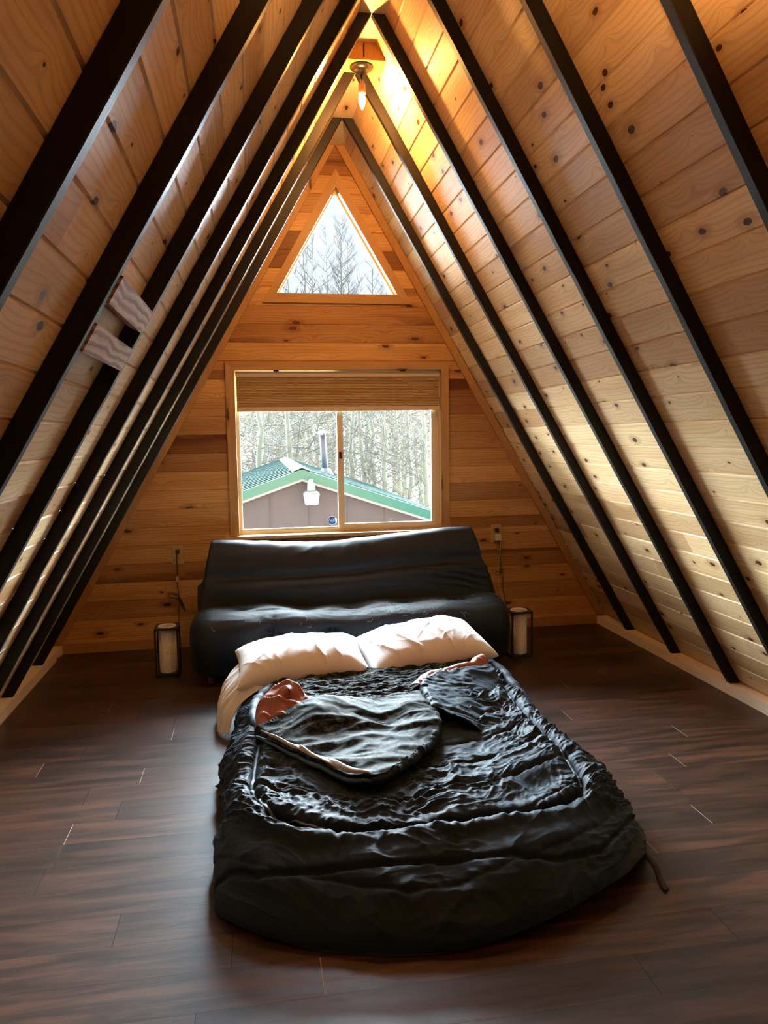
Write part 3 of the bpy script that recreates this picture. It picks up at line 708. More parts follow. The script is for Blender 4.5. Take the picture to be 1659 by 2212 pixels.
def back_disp(P, s):
    X, Y, Z = P[..., 0], P[..., 1], P[..., 2]; fr_ = np.clip((5.27 - Y) / .05, 0, 1)
    zc = .585 + .012 * np.sin(X * 3.0) + .045 * np.clip(X, 0, 1)
    d = .010 * pn(X * 2, Z * 4, 11)
    d = d - fr_ * .030 * np.exp(-((Z - zc) / .035) ** 2) + fr_ * .018 * np.exp(-((Z - zc + .075) / .045) ** 2) * (1 + .5 * pn(X * 3, 1.5, 2))
    rgt = np.clip((X - .1) / .5, 0, 1)
    d = d + fr_ * rgt * .020 * rid(X * 1.5 + 3, Z * 24 + X * 2.4 + .6 * pn(X * 4, Z * 6, 6), 12) * np.exp(-((Z - .53) / .10) ** 2)
    d = d + fr_ * .009 * rid(X * 9, Z * 7 - X * 3, 14) * np.exp(-((Z - .75) / .05) ** 2) * np.exp(-((X + .1) / .4) ** 2)
    d = d + fr_ * np.clip(-X - .6, 0, 1) * .02 * rid(X * 3, Z * 18, 15)
    return d * np.clip((X + 1.02) / .18, 0, 1) * np.clip((.99 - X) / .14, 0, 1)
Pb = roll('back', back_prof, lambda y, z: -1.02 + .07 * np.clip((z - .35) / .45, 0, 1), lambda y, z: 1.0 - .085 * np.clip((z - .35) / .45, 0, 1), back_disp, 260, 170, .045, 3.2)
X = Pb[..., 0]; up = np.clip((Pb[..., 2] - .55) / .25, 0, 1) ** 1.5
Pb[..., 2] += up * (-.010 - .042 * np.exp(-((X + .17) / .42) ** 2) + .028 * np.clip((X - .1) / .7, 0, 1) - .006 * np.clip(-X - .6, 0, 1) + .004 * pn(X * 8, 0 * X + .5, 5))
grid('backrest', Pb, M['futon'], fu, closeu=True)
for tx, tz in tuft[:4]:
    i = np.argmin((Ps[..., 0] - tx) ** 2 + (Ps[..., 2] - tz) ** 2 + np.where(Ps[..., 1] > 4.75, 9, 0)); p = Ps.reshape(-1, 3)[i]
    t = MB(); t.lathe([(0, -.006), (.006, -.005), (.009, -.001), (.0085, .004), (.004, .006), (0, .0065)], (0, 0, 0), 14)
    t.v = [(p[0] + a, p[1] - .004 - c_, p[2] + b) for a, b, c_ in t.v]; t.build('tuft_button', M['futon'], seat, True)
for x in (-.92, .88):
    for y in (4.70, 5.2):
        t = MB(); t.lathe([(0, 0.0005), (.022, .0005), (.027, .05), (0, .05)], (x, y, 0), 16); t.build('foot', M['foot'], fu)
# pale hairs clinging to the cover
lt = MB(); nrm = normals(Ps); 
for _ in range(150):
    tx = random.gauss(0, .42); ty = random.uniform(4.6, 4.9)
    i = np.argmin((Ps[..., 0] - tx) ** 2 + (Ps[..., 1] - ty) ** 2 + np.where(Ps[..., 2] < .27, 9, 0)); p = Vector(Ps.reshape(-1, 3)[i])
    a = random.uniform(0, 6.3); L = random.uniform(.012, .05); cv = random.uniform(-2, 2); pts = []
    for j in range(6):
        th = a + cv * j / 5; xx = p.x + L * (j / 5) * math.cos(th); yy = p.y + .5 * L * (j / 5) * math.sin(th)
        i = np.argmin((Ps[..., 0] - xx) ** 2 + (Ps[..., 1] - yy) ** 2 + np.where(Ps[..., 2] < .22, 9, 0)); q = Ps.reshape(-1, 3)[i]
        pts.append((xx, q[1] - .0012 if ty < 4.7 else yy, q[2] + .0015))
    lt.tube(pts, .0008, 3, cap=False)
lo = lt.build('lint', M['lint'], seat, recalc=False); lo['kind'] = 'stuff'

# ------------------------------------------------------------------ sleeping bag
bag = thing('sleeping_bag', 'dark quilted double sleeping bag spread on the floor, its top corner folded open', 'sleeping bag', (-.03, 3.0, 0))
nx, ny = 460, 680
tx = np.linspace(-1, 1, nx); ax = np.sign(tx) * (1 - (1 - np.abs(tx)) ** 1.7)
ty = np.linspace(0, 1, ny)
def xl_(y): return np.interp(y, [2.0, 2.36, 2.65, 2.9, 3.3, 3.72, 4.1], [-.775, -.79, -.80, -.778, -.785, -.752, -.72])
def xr_(y): return np.interp(y, [2.0, 2.3, 2.6, 2.95, 3.55, 4.1], [.68, .70, .735, .735, .725, .745])
def yfront(x):
    c = np.clip(1 - np.minimum(x + .792, .737 - x) / .17, 0, 1)
    return 2.02 + .48 * (x + .07) ** 2 + .11 * (1 - np.sqrt(np.clip(1 - c * c, 0, 1)))
def bagz(x, y, H=.20):
    yf = yfront(x)
    dl = x - xl_(y); dr = xr_(y) - x; df = y - yf; db = 4.09 - y
    def Pf(d, w, p=2.2): t = np.clip(d / w, 0, 1); return (1 - (1 - t) ** p) ** .5
    return H * Pf(dl, .13) * Pf(dr, .17) * Pf(df, .44, 2.0) * Pf(db, .12)
ZU = np.array([(-.60, 3.60), (-.637, 3.16), (-.668, 2.76), (-.64, 2.60), (-.575, 2.49), (-.43, 2.405), (-.127, 2.39), (.198, 2.403), (.433, 2.466), (.53, 2.56), (.560, 2.75), (.565, 3.0), (.575, 3.4), (.58, 3.68), (.575, 3.85)])
def polydist(x, y, L):
    best = np.full(x.shape, 9.0); arc = np.zeros(x.shape); acc = 0; side = np.zeros(x.shape)
    for a, b in zip(L[:-1], L[1:]):
        d = b - a; l = np.hypot(*d); t = np.clip(((x - a[0]) * d[0] + (y - a[1]) * d[1]) / l**2, 0, 1)
        px, py = x - a[0] - t * d[0], y - a[1] - t * d[1]; dd = np.hypot(px, py)
        cr = d[0] * (y - a[1]) - d[1] * (x - a[0]); up = dd < best
        best = np.where(up, dd, best); arc = np.where(up, acc + t * l, arc); side = np.where(up, np.sign(cr), side); acc += l
    return best, arc, side
ZUs = np.array([(p.x, p.y) for p in smooth_path([(a, b, 0) for a, b in ZU], 6)])
def bag_surface(X, Y, seed=0):
    Z = bagz(X, Y)
    P = np.stack([X, Y, Z], -1); N = normals(P); N *= np.sign(N[..., 2:3] + 1e-9)
    S = np.concatenate([np.zeros((1, X.shape[1])), np.cumsum(np.linalg.norm(np.diff(P[..., 1:], axis=0), axis=-1), 0)], 0)
    XS = np.cumsum(np.concatenate([np.zeros((X.shape[0], 1)), np.linalg.norm(np.diff(P[:, :, [0, 2]], axis=1), axis=-1)], 1), 1) - .9
    d, arc, side = polydist(X, Y, ZUs)          # side>0: inside the U
    inside = side > 0
    fade = np.clip(Z / .06, 0, 1)
    wx = XS + .07 * pn(XS * 3, S * 3, 1) + .02 * pn(XS * 9, S * 9, 2); wy = S + .09 * pn(XS * 2.3, S * 2.3, 3) + .025 * pn(XS * 8, S * 8, 4)
    low = .022 * pn(XS * 2.1, S * 2.8, 5) + .012 * pn(XS * 5, S * 6, 6)
    w2x = wx + .04 * pn(wx * 6, wy * 6, 31); w2y = wy + .04 * pn(wx * 6, wy * 6, 32)
    l1 = .014 * rid(w2x * 2.6 + w2y * 1.2, w2y * 6.0, 7, 2.2); l2 = .013 * rid(w2x * 6.5 - w2y * 3, w2y * 9.5, 8, 2.4) + .008 * rid(w2x * 8 + w2y * 6, w2y * 8 - w2x * 4, 28, 2.6)
    l3 = .0085 * rid(w2x * 15 + w2y * 5, w2y * 21, 9, 2.2) + .005 * rid(w2x * 17 - w2y * 12, w2y * 15 + w2x * 8, 29, 2.2); l4 = .0042 * rid(w2x * 34 + w2y * 9, w2y * 40 - w2x * 8, 10, 1.8)
    amt = .35 + .8 * np.clip(pn(XS * 2.2, S * 2.2, 12) + .45, 0, 1.2)
    frt = np.clip((Y - 2.42) / .12, 0, 1); amt = amt * (.55 + .45 * frt); l3 = l3 * (.35 + .65 * frt); l4 = l4 * (.4 + .6 * frt)
    w = low + (l1 + l2 + l3 + l4) * amt
    # stitched quilting rows across the bag
    row = (S + .030 * pn(XS * 3, S * 2, 13) + .010 * pn(XS * 12, S * 4, 18)) / .205; fr_ = np.abs(row - np.round(row)) * .205
    q = (-.012 * np.exp(-(fr_ / .010) ** 2) + .006 * np.exp(-((fr_ - .04) / .03) ** 2)) * (.3 + .9 * np.clip(pn(XS * 4, S * 4, 19) + .4, 0, 1))
    pk = .004 * pn(XS * 34, S * 6, 14) * np.exp(-(fr_ / .03) ** 2)
    w = w + (q + pk) * np.where(inside, 1, .55)
    # zip seam, a valley beside a puffed gathered tube
    ds = np.where(inside, d, -d)
    w = w - .024 * np.exp(-(ds / .011) ** 2) + .020 * np.exp(-((ds + .045) / .032) ** 2) + .012 * np.exp(-((ds - .04) / .03) ** 2)
    gath = pn(arc * 30, ds * 7, 15) + .6 * pn(arc * 62, ds * 12, 16)
    w = w + .0065 * gath * np.exp(-((np.abs(ds) - .03) / .045) ** 2)
    # seam where the foot panel begins
    sl = np.interp(X, [-.8, -.65, -.45, -.16, .28, .46, .6, .7], [2.42, 2.291, 2.253, 2.228, 2.20, 2.25, 2.36, 2.5]) - Y
    w = w - .016 * np.exp(-(sl / .010) ** 2) + .005 * pn(X * 28, sl * 8, 17) * np.exp(-(sl / .05) ** 2)
    return P + N * (w * fade)[..., None], N
X = np.zeros((ny, nx)); Y = np.zeros((ny, nx))
tyy = ty ** 1.0
Yf = 2.02
for j in range(ny):
    pass
bx = ax * .5 + .5
Yc = np.zeros((ny, nx))
for i in range(nx):
    xm = -.79 + bx[i] * 1.525; yf = float(yfront(xm))
    t = ty; tt = np.where(t < .5, .5 * (t / .5) ** 1.25, t); Yc[:, i] = yf + (4.09 - yf) * tt
X = xl_(Yc) + (xr_(Yc) - xl_(Yc)) * bx[None, :]
Pbag, Nbag = bag_surface(X, Yc)
Pbag[..., 2] = np.maximum(Pbag[..., 2], .003)
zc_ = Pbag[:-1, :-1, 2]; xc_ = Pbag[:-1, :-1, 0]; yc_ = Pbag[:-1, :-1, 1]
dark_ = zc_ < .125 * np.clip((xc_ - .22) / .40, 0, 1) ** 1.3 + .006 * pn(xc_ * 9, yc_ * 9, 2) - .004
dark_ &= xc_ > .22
shell_full = grid('shell', Pbag, M['shell'], bag); from mathutils.bvhtree import BVHTree
_bv = BVHTree.FromPolygons([tuple(p) for p in Pbag.reshape(-1, 3)], [tuple(p.vertices) for p in shell_full.data.polygons])
bpy.data.objects.remove(shell_full)
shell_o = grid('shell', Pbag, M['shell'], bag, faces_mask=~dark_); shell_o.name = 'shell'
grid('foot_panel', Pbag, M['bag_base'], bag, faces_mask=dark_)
def bz(x, y):
    h_ = _bv.ray_cast(Vector((x, y, 1)), Vector((0, 0, -1))); return h_[0].z if h_[0] else 0.0
def bzs(x, y):   # smoothed height
    return float(bagz(np.array(x), np.array(y))) + .028
# pull strap at the foot
sp_ = smooth_path([(.655, 2.33, .05), (.672, 2.285, .025), (.668, 2.25, .006), (.662, 2.215, .004), (.655, 2.18, .005)], 6); Pq = np.zeros((len(sp_), 2, 3))
for i, p in enumerate(sp_): Pq[i, 0] = (p.x - .011, p.y - .004, p.z); Pq[i, 1] = (p.x + .011, p.y + .004, p.z + .002)
grid('pull_strap', Pq, M['bag_base'], bag, solid=.003)
# zip tape and pulls along the U
def ribbon(name, pts, w, mat, dz, parent, step=1):
    pp = smooth_path([(a, b, 0) for a, b in pts], 14); Pq = np.zeros((len(pp), 3, 3))
    for i, p in enumerate(pp):
        t_ = (pp[min(i + 1, len(pp) - 1)] - pp[max(i - 1, 0)]).normalized(); n_ = Vector((-t_.y, t_.x, 0))
        for j, o in enumerate((-1, 0, 1)):
            q = p + n_ * (w * o); Pq[i, j] = (q.x, q.y, bz(p.x, p.y) + dz + (.001 if j == 1 else 0))
    return grid(name, Pq, mat, parent, solid=.0015)
ribbon('zipper', ZU[1:6], .0085, M['zip'], .009, shell_o)
ribbon('zipper', ZU[9:14], .0065, M['zip'], .007, shell_o)

# camouflage lining seen inside the opening
def patch(name, ul, ur, n1, n2, zf, mat, seed, amp=.012, solid=.004, parent=bag, fs=1.0):
    """ruled patch between two plan curves; zf(x,y,s,t) gives height"""
    A = smooth_path([(a, b, 0) for a, b in ul], 30); B = smooth_path([(a, b, 0) for a, b in ur], 30)
    ia = np.linspace(0, len(A) - 1, n1); s = np.linspace(0, 1, n1); t = np.linspace(0, 1, n2); P = np.zeros((n2, n1, 3))
    Aa = np.array([A[int(i)] for i in ia]); ib = np.linspace(0, len(B) - 1, n1); Ba = np.array([B[int(i)] for i in ib])
    P = Aa[None] * (1 - t)[:, None, None] + Ba[None] * t[:, None, None]
    P[..., 2] = zf(P[..., 0], P[..., 1], s[None, :] + 0 * t[:, None], t[:, None] + 0 * s[None, :])
    N = normals(P); N *= np.sign(N[..., 2:3] + 1e-9); x, y = P[..., 0], P[..., 1]
    wx = x + .05 * pn(x * 4, y * 4, seed); wy = y + .05 * pn(x * 4, y * 4, seed + 1)
    wx = wx * fs; wy = wy * fs
    w = amp * (rid(wx * 4, wy * 11, seed + 2, 1.6) + .5 * rid(wx * 10, wy * 19, seed + 3, 1.5) + .2 * rid(wx * 26, wy * 34, seed + 4, 1.3))
    P = P + N * w[..., None]
    return grid(name, P, mat, parent, uv=np.stack([x, y], -1), solid=solid), P
def near(x, y): return bagz(x, y) + .045
lin, Pl = patch('lining', [(-.60, 3.16), (-.62, 3.4), (-.60, 3.62), (-.50, 3.80), (-.30, 3.93)], [(.12, 3.10), (.14, 3.40), (.22, 3.62), (.46, 3.74), (.60, 3.90)], 160, 190,
                lambda x, y, s, t: near(x, y), M['camo'], 21, .018)
# folded-over corner: camouflage side up
fold_up = [(-.637, 3.165), (-.56, 3.20), (-.47, 3.28), (-.345, 3.39), (-.16, 3.42), (0, 3.40), (.115, 3.476)]
fold_lo = [(-.637, 3.159), (-.50, 2.93), (-.36, 2.72), (-.262, 2.632), (-.18, 2.66), (-.05, 2.80), (.07, 2.98), (.122, 3.17), (.132, 3.33), (.115, 3.476)]
def fz(x, y, s, t):
    dome = .075 * np.exp(-(((x + .36) / .17) ** 2 + ((y - 3.22) / .16) ** 2)) + .03 * np.exp(-(((x - .02) / .14) ** 2 + ((y - 3.2) / .2) ** 2))
    dip = -.03 * np.exp(-(((x + .09) / .10) ** 2 + ((y - 3.12) / .2) ** 2))
    return bagz(x, y) + .062 + dome + dip - .012 * t ** 3
flap, Pf_ = patch('folded_flap', fold_up, fold_lo, 220, 150, fz, M['camo'], 31, .014, .012, bag, .55)
# padded hem round the flap, tan facing and zip on its left edge
low = Pf_[-1]
def hem(name, i0, i1, r, mat, dz, parent, gath=.35, n=12, fr=1):
    seq = low[i0:i1]; pts = []; rr = []
    for k, p in enumerate(seq):
        a = k / max(1, len(seq) - 1); pts.append((p[0], p[1], p[2] + dz)); rr.append(r * (.55 + .45 * math.sin(PI * min(1, max(0, a)))) * (1 + gath * float(pn(k * .55, .3, 5))))
    t = MB(); t.tube(pts, rr, n); return t.build(name, mat, parent, True)
k1 = int(220 * .36)
hem('padded_hem', k1, 219, .021, M['shell'], -.008, flap)
hem('zip_edge', 2, k1 + 6, .011, M['zip'], -.012, flap, .1)
tn = np.zeros((k1, 4, 3))
for k in range(k1):
    p, q = Pf_[-1, k], Pf_[-24, k]; f = math.sin(PI * min(1, .12 + k / k1 * .95))
    for j in range(4): tn[k, j] = p + (q - p) * (j / 3 * (.25 + .95 * f)); tn[k, j, 2] += .016 + .002 * j * (3 - j)
grid('facing_strip', tn, M['tan'], flap, solid=.002)
# edge of the top layer on the right, rolled with its collar
def puff(name, pts, rr, mat, parent, n=14, gath=.12, k=10):
    pp = smooth_path(pts, k); R_ = np.interp(np.linspace(0, 1, len(pp)), np.linspace(0, 1, len(rr)), rr)
    t = MB(); t.tube(pp, [r * (1 + gath * float(pn(i * .5, .7, 8)) + .5 * gath * float(pn(i * 1.3, .1, 9))) for i, r in enumerate(R_)], n); return t.build(name, mat, parent, True)
def zb_(x, y, d=0): return (x, y, bzs(x, y) + d)
# collar flap: shell cloth lying over the opening at the right
coll, Pc = patch('collar_flap', [(.13, 3.22), (.135, 3.40), (.16, 3.55), (.27, 3.68), (.42, 3.735), (.56, 3.77)], [(.30, 3.12), (.34, 3.25), (.40, 3.38), (.48, 3.48), (.54, 3.56), (.575, 3.62)], 130, 60,
               lambda x, y, s, t: bagz(x, y) - .004 + .035 * (1 - t) + .055 * (1 - t) ** .7, M['shell'], 41, .010, .008)
e = Pc[0]; t = MB(); t.tube([(p[0], p[1], p[2] - .012) for p in e], [.021 * (.6 + .4 * math.sin(PI * min(1, .1 + i / 130 * .95))) * (1 + .25 * float(pn(i * .6, .2, 3))) for i in range(len(e))], 12); t.build('padded_hem', M['shell'], coll, True)
# rust orange lining peeping out along the collar
orc, _ = patch('orange_collar', [(.10, 3.56), (.16, 3.66), (.26, 3.735), (.38, 3.775), (.47, 3.83), (.545, 3.92)], [(.16, 3.50), (.22, 3.60), (.30, 3.67), (.42, 3.72), (.53, 3.76), (.58, 3.83)], 110, 36,
             lambda x, y, s, t: bagz(x, y) + .055 + .045 * np.sin(np.clip(t * 1.1 + .15, 0, 1) * PI) * (.6 + .5 * s), M['orange'], 51, .010, .004)
# orange hood pouch at the zip end
hn, hm = 90, 70; u = np.linspace(0, 2 * PI, hn + 1)[:-1]; v = np.linspace(0, 1, hm)
U, V = np.meshgrid(u, v); R0 = (1 - (1 - V) ** 1.0)
xx = -.50 + (.150 + .02 * np.cos(3 * U)) * V * np.cos(U) * 1.0 - .02 * V; yy = 3.335 + (.185 + .015 * np.sin(2 * U)) * V * np.sin(U)
hz = bagz(xx, yy) + .03 + .115 * np.sqrt(np.clip(1 - V ** 2.4, 0, 1)) * (1 + .25 * np.sin(U)) 
Ph = np.stack([xx, yy, hz], -1); wv = .026 * rid(xx * 7 + 2 + yy * 4, yy * 5, 61, 3.5) + .008 * rid(xx * 16, yy * 14 + xx * 5, 62, 1.5); Ph[..., 2] += wv * (1 - V ** 6)
# a deep crease on its right and the hollow on its left side
Ph[..., 2] -= .035 * np.exp(-(((xx + .585) / .03) ** 2 + ((yy - 3.25) / .09) ** 2)) + .022 * np.exp(-((xx + .44 - .25 * (yy - 3.33)) / .018) ** 2) * np.clip((yy - 3.25) / .1, 0, 1)
grid('orange_hood', Ph, M['orange'], bag, closeu=True, solid=.003)
# gathered dark rim between pillows and opening
puff('head_hem', [zb_(-.63, 3.22, -.005), zb_(-.665, 3.45, -.002), zb_(-.64, 3.66, .0), zb_(-.56, 3.83, .006), zb_(-.42, 3.95, .008), zb_(-.25, 4.0, .0)], [.014, .020, .024, .024, .022, .014], M['shell'], bag, 16, .5)
puff('head_hem', [zb_(.28, 3.99, .0), zb_(.45, 3.97, .016), zb_(.58, 3.95, .02), zb_(.64, 3.86, .02), zb_(.65, 3.7, .01), zb_(.66, 3.5, .0)], [.014, .022, .027, .028, .024, .014], M['shell'], bag, 16, .34)
for x, y, a in ((-.640, 3.175, .4), (.575, 3.745, -.5)):
    t = MB(); z = bz(x, y) + .022; t.box((-.004, -.012, -.003), (.004, .012, .003), .5, 0, Matrix.Translation((x, y, z + .012)) @ Matrix.Rotation(a, 4, 'Z')); t.build('zip_pull', M['metal'], bag, bevel=.001)

# ------------------------------------------------------------------ pillows
def pillow(label, cx, cy, cz, w, d, h, tilt, yaw, rollx, seed, flapend=False):
    n = 150; t = np.linspace(-1, 1, n); a = np.sign(t) * (1 - (1 - np.abs(t)) ** 1.35); U, V = np.meshgrid(a, a)
    o = thing('pillow', label, 'pillow', (cx, cy, cz), 'white bed pillows')
    pinch = 1 - .055 * (1 - np.abs(V) ** 2) ** 1; pinch2 = 1 - .075 * (1 - np.abs(U) ** 2)
    x = U * w / 2 * pinch; y = V * d / 2 * pinch2
    th = h / 2 * (np.clip(1 - np.abs(U) ** 2.6, 0, 1) * np.clip(1 - np.abs(V) ** 2.6, 0, 1)) ** .45
    R_ = Matrix.Rotation(yaw, 3, 'Z') @ Matrix.Rotation(rollx, 3, 'Y') @ Matrix.Rotation(tilt, 3, 'X'); R_ = np.array(R_)
    halves = []
    for sgn in (1, -1):
        wx = x + .05 * pn(x * 5, y * 5, seed); wy = y + .05 * pn(x * 5, y * 5, seed + 1); e = np.clip((1 - np.abs(U)) * (1 - np.abs(V)) * 6, 0, 1)
        wr = (.009 * rid(wx * 6 + wy * 2, wy * 1.0, seed + 2, 6) + .004 * rid(wx * 8 - wy * 4, wy * 3, seed + 3, 6) + .002 * rid(wx * 18, wy * 9, seed + 4, 3)) * e + .010 * pn(x * 4, y * 4, seed + 6) * e
        z = sgn * (th + (wr if sgn > 0 else wr * .3))
        if sgn < 0: z = z * .75
        P = np.stack([x, y, z], -1) @ R_.T + np.array([cx, cy, cz]); halves.append(P if sgn > 0 else P[:, ::-1])
    mb = np.concatenate(halves, 0)
    g = grid('pillowcase', np.stack(halves, 0).reshape(-1, n, 3), M['cotton'], o)
    # weld: drop the bridge row between the halves, merge the rims
    bm = bmesh.new(); bm.from_mesh(g.data); br = [f for f in bm.faces if any(v.index // n == n - 1 for v in f.verts) and any(v.index // n == n for v in f.verts)]
    bmesh.ops.delete(bm, geom=br, context='FACES'); bmesh.ops.remove_doubles(bm, verts=bm.verts, dist=.0008); bmesh.ops.recalc_face_normals(bm, faces=bm.faces); bm.to_mesh(g.data); bm.free()
    return o, R_
p1, R1 = pillow('white pillow on the left, its loose pillowcase end trailing to the floor', -.405, 4.10, .268, .70, .46, .26, math.radians(9), math.radians(2), math.radians(-2), 71)
p2, R2 = pillow('white pillow on the right, tilted against the black futon', .285, 4.17, .282, .73, .46, .27, math.radians(11), math.radians(9), math.radians(-4), 81)
# loose end of the pillowcase
A = [(-.60, 3.86, .225), (-.67, 3.89, .235), (-.725, 4.00, .255), (-.73, 4.16, .27)]; B = [(-.795, 3.79, .02), (-.835, 3.86, .008), (-.845, 4.0, .010), (-.83, 4.14, .012)]
sa = smooth_path(A, 20); sb_ = smooth_path(B, 20); nA = len(sa); Pq = np.zeros((60, nA, 3))
for j in range(60):
    f = j / 59
    for i in range(nA):
        p = sa[i].lerp(sb_[i], f); b = .045 * math.sin(PI * f) ; w = .010 * float(rid(i * .09 + f * .5, f * .8, 5, 1.5)) + .006 * float(pn(i * .25, f * 2, 6))
        Pq[j, i] = (p.x - b * .9 - w, p.y, p.z + b * .35)
grid('case_end', Pq, M['cotton'], p1, solid=.002)

# ================================================================== OUTDOORS
def gz(y): return -2.6 + .13 * max(0, y - 8)
hb = MB(); ys = list(np.linspace(9.5, 62, 40))
for a, b in zip(ys[:-1], ys[1:]):
    for x0_ in range(-10, 18, 4): hb.face([(x0_, a, gz(a)), (x0_ + 4, a, gz(a)), (x0_ + 4, b, gz(b)), (x0_, b, gz(b))])
struct(hb.build('hill', M['hill'], smooth=True, merge=1e-4), 'pale wooded hillside beyond the cabin', 'hill')
# neighbouring cabin
CY = 11.0; RX, RZ = .03, 1.03; SL = .345; EV = 2.05; CB = 17.0
cb = thing('cabin', 'small brown cabin with a green metal roof seen through the window', 'building', (RX, CY, gz(11)))
for s in (-1, 1):
    t = MB(); n = 12; th_ = .05
    # ribbed roof sheet
    e = (RX + s * EV, RZ - SL * EV)
    prof = []
    t.face([(RX, CY - .12, RZ), (e[0], CY - .12, e[1]), (e[0], CB, e[1]), (RX, CB, RZ)])
    t.face([(RX, CY - .12, RZ - .02), (e[0], CY - .12, e[1] - .02), (e[0], CB, e[1] - .02), (RX, CB, RZ - .02)])
    yy = CY - .05
    while yy < CB:
        for dy in (0, .05): t.prism([(RX + s * .05, RZ - SL * .05 + .0), (e[0], e[1]), (e[0], e[1] + .02), (RX + s * .05, RZ - SL * .05 + .02)], yy + dy, yy + dy + .018)
        yy += .42
    t.build('roof', M['roof'], cb, recalc=False)
    t = MB(); t.prism([(RX, RZ + .005), (e[0], e[1] + .005), (e[0], e[1] - .13), (RX, RZ - .13)], CY - .16, CY - .125); t.build('fascia', M['fascia'], cb)
    t = MB(); t.prism([(RX, RZ - .13), (e[0], e[1] - .13), (e[0], e[1] - .165), (RX, RZ - .165)], CY - .135, CY - .1); t.build('gable_trim', M['soffit'], cb)
t = MB(); nseg = 14
for i in range(nseg):
    a, b = CY - .17 + i * .42, CY - .17 + i * .42 + .405
    t.prism([(RX - .13, RZ - .03), (RX, RZ + .022 + .004 * (i % 2)), (RX + .13, RZ - .03), (RX + .13, RZ - .02), (RX, RZ + .032 + .004 * (i % 2)), (RX - .13, RZ - .02)], a, b)
t.build('ridge_cap', M['ridgecap'], cb)
t = MB(); zg = gz(11); wv = 1.85
t.prism([(RX - wv, zg - .3), (RX + wv, zg - .3), (RX + wv, RZ - SL * wv - .1), (RX, RZ - .1), (RX - wv, RZ - SL * wv - .1)], CY, CB - .2); 
for i in range(-3, 4):
    x = RX + .1 + i * .55; t.box((x - .006, CY - .012, zg), (x + .006, CY - .001, RZ - SL * abs(x - RX) - .17), .5)
t.build('gable_wall', M['siding'], cb)
yl = thing('yard_light', 'white yard light fixed under the peak of the cabin gable', 'outdoor light', (.142, CY - .3, .7))
def taper(mb, cx, cy, z0, z1, a0, a1):
    V = [(cx + sx * a, cy + sy * a, z) for z, a in ((z0, a0), (z1, a1)) for sx, sy in ((-1, -1), (1, -1), (1, 1), (-1, 1))]
    mb.idx(V, [(3, 2, 1, 0), (4, 5, 6, 7), (0, 1, 5, 4), (1, 2, 6, 5), (2, 3, 7, 6), (3, 0, 4, 7)])
t = MB(); taper(t, .142, CY - .3, .545, .705, .088, .112); t.build('diffuser', M['lamp_white'], yl, bevel=.012)
t = MB(); taper(t, .142, CY - .3, .705, .735, .112, .085); taper(t, .142, CY - .3, .735, .845, .058, .05); t.box((.122, CY - .3, .76), (.162, CY - .02, .79)); t.build('housing', M['lamp_grey'], yl, bevel=.006)
t = MB(); t.lathe([(0, .845), (.034, .845), (.034, .885), (.026, .9), (0, .902)], (.142, CY - .3, 0), 20); t.build('light_sensor', M['lamp_white'], yl)
PY_ = 14.0; px = .655; pz = RZ - SL * (px - RX)
pipe = thing('stove_pipe', 'grey metal stove pipe rising from the cabin roof', 'chimney', (px, PY_, pz))
t = MB(); t.tube([(px, PY_, pz - .05), (px - .035, PY_, 1.2), (px - .05, PY_, 1.515)], .058, 20); t.build('pipe', M['galv'], pipe, True)
t = MB(); t.lathe([(.15, pz - .05), (.13, pz + .0), (.07, pz + .1), (.062, pz + .1), (.06, pz + .02)], (px, PY_, 0), 24); t.build('flashing', M['flash'], pipe, True)
t = MB(); t.lathe([(.02, 1.60), (.13, 1.555), (.13, 1.55), (0, 1.55)], (px - .05, PY_, 0), 20)
for a in range(4): t.tube([(px - .05 + .05 * math.cos(a * PI / 2), PY_ + .05 * math.sin(a * PI / 2), 1.5), (px - .05 + .05 * math.cos(a * PI / 2), PY_ + .05 * math.sin(a * PI / 2), 1.56)], .006, 5)
t.build('rain_cap', M['galv'], pipe)

# aspens
def proto(seed, h, dens, spread, low, br_r=(.016, .004)):
    rg = random.Random(seed); tr = MB(); br = MB(); pts = []; n = 14; bx_, by_ = 0, 0
    for i in range(n + 1):
        f = i / n; bx_ += rg.uniform(-.06, .06); by_ += rg.uniform(-.06, .06); pts.append(Vector((bx_, by_, f * h)))
    tr.tube(pts, [.09 * (1 - f / n) ** .8 + .006 for f in range(n + 1)], 9)
    def at(f): k = min(int(f * n), n - 1); return pts[k].lerp(pts[k + 1], f * n - k)
    def limb(p, d, L, r, lev):
        q = [p]; d = d.normalized()
        for i in range(4):
            d = (d + Vector((rg.uniform(-.16, .16), rg.uniform(-.16, .16), rg.uniform(0, .22)))).normalized(); q.append(q[-1] + d * L / 4)
        br.tube(q, [r * (1 - .2 * i) for i in range(5)], 4 if lev == 0 else 3, cap=False)
        if lev < 2:
            for _ in range(rg.randint(4, 6) if lev == 0 else rg.randint(2, 3)):
                k = rg.randint(1, 3); a = rg.uniform(0, 2 * PI)
                dd = (d + Vector((math.cos(a), math.sin(a), .1)) * .8); limb(q[k], dd, L * rg.uniform(.35, .6), r * .5, lev + 1)
    for i in range(dens):
        f = low + (1 - low) * (i + rg.random()) / dens; f = min(f, .985); a = rg.uniform(0, 2 * PI); L = spread * (1.05 - f) * rg.uniform(.6, 1.1) + .35
        limb(at(f), Vector((math.cos(a), math.sin(a), rg.uniform(.5, 1.0))), L, br_r[0] * (1.15 - f) + br_r[1], 0)
    return tr, br
protos = []
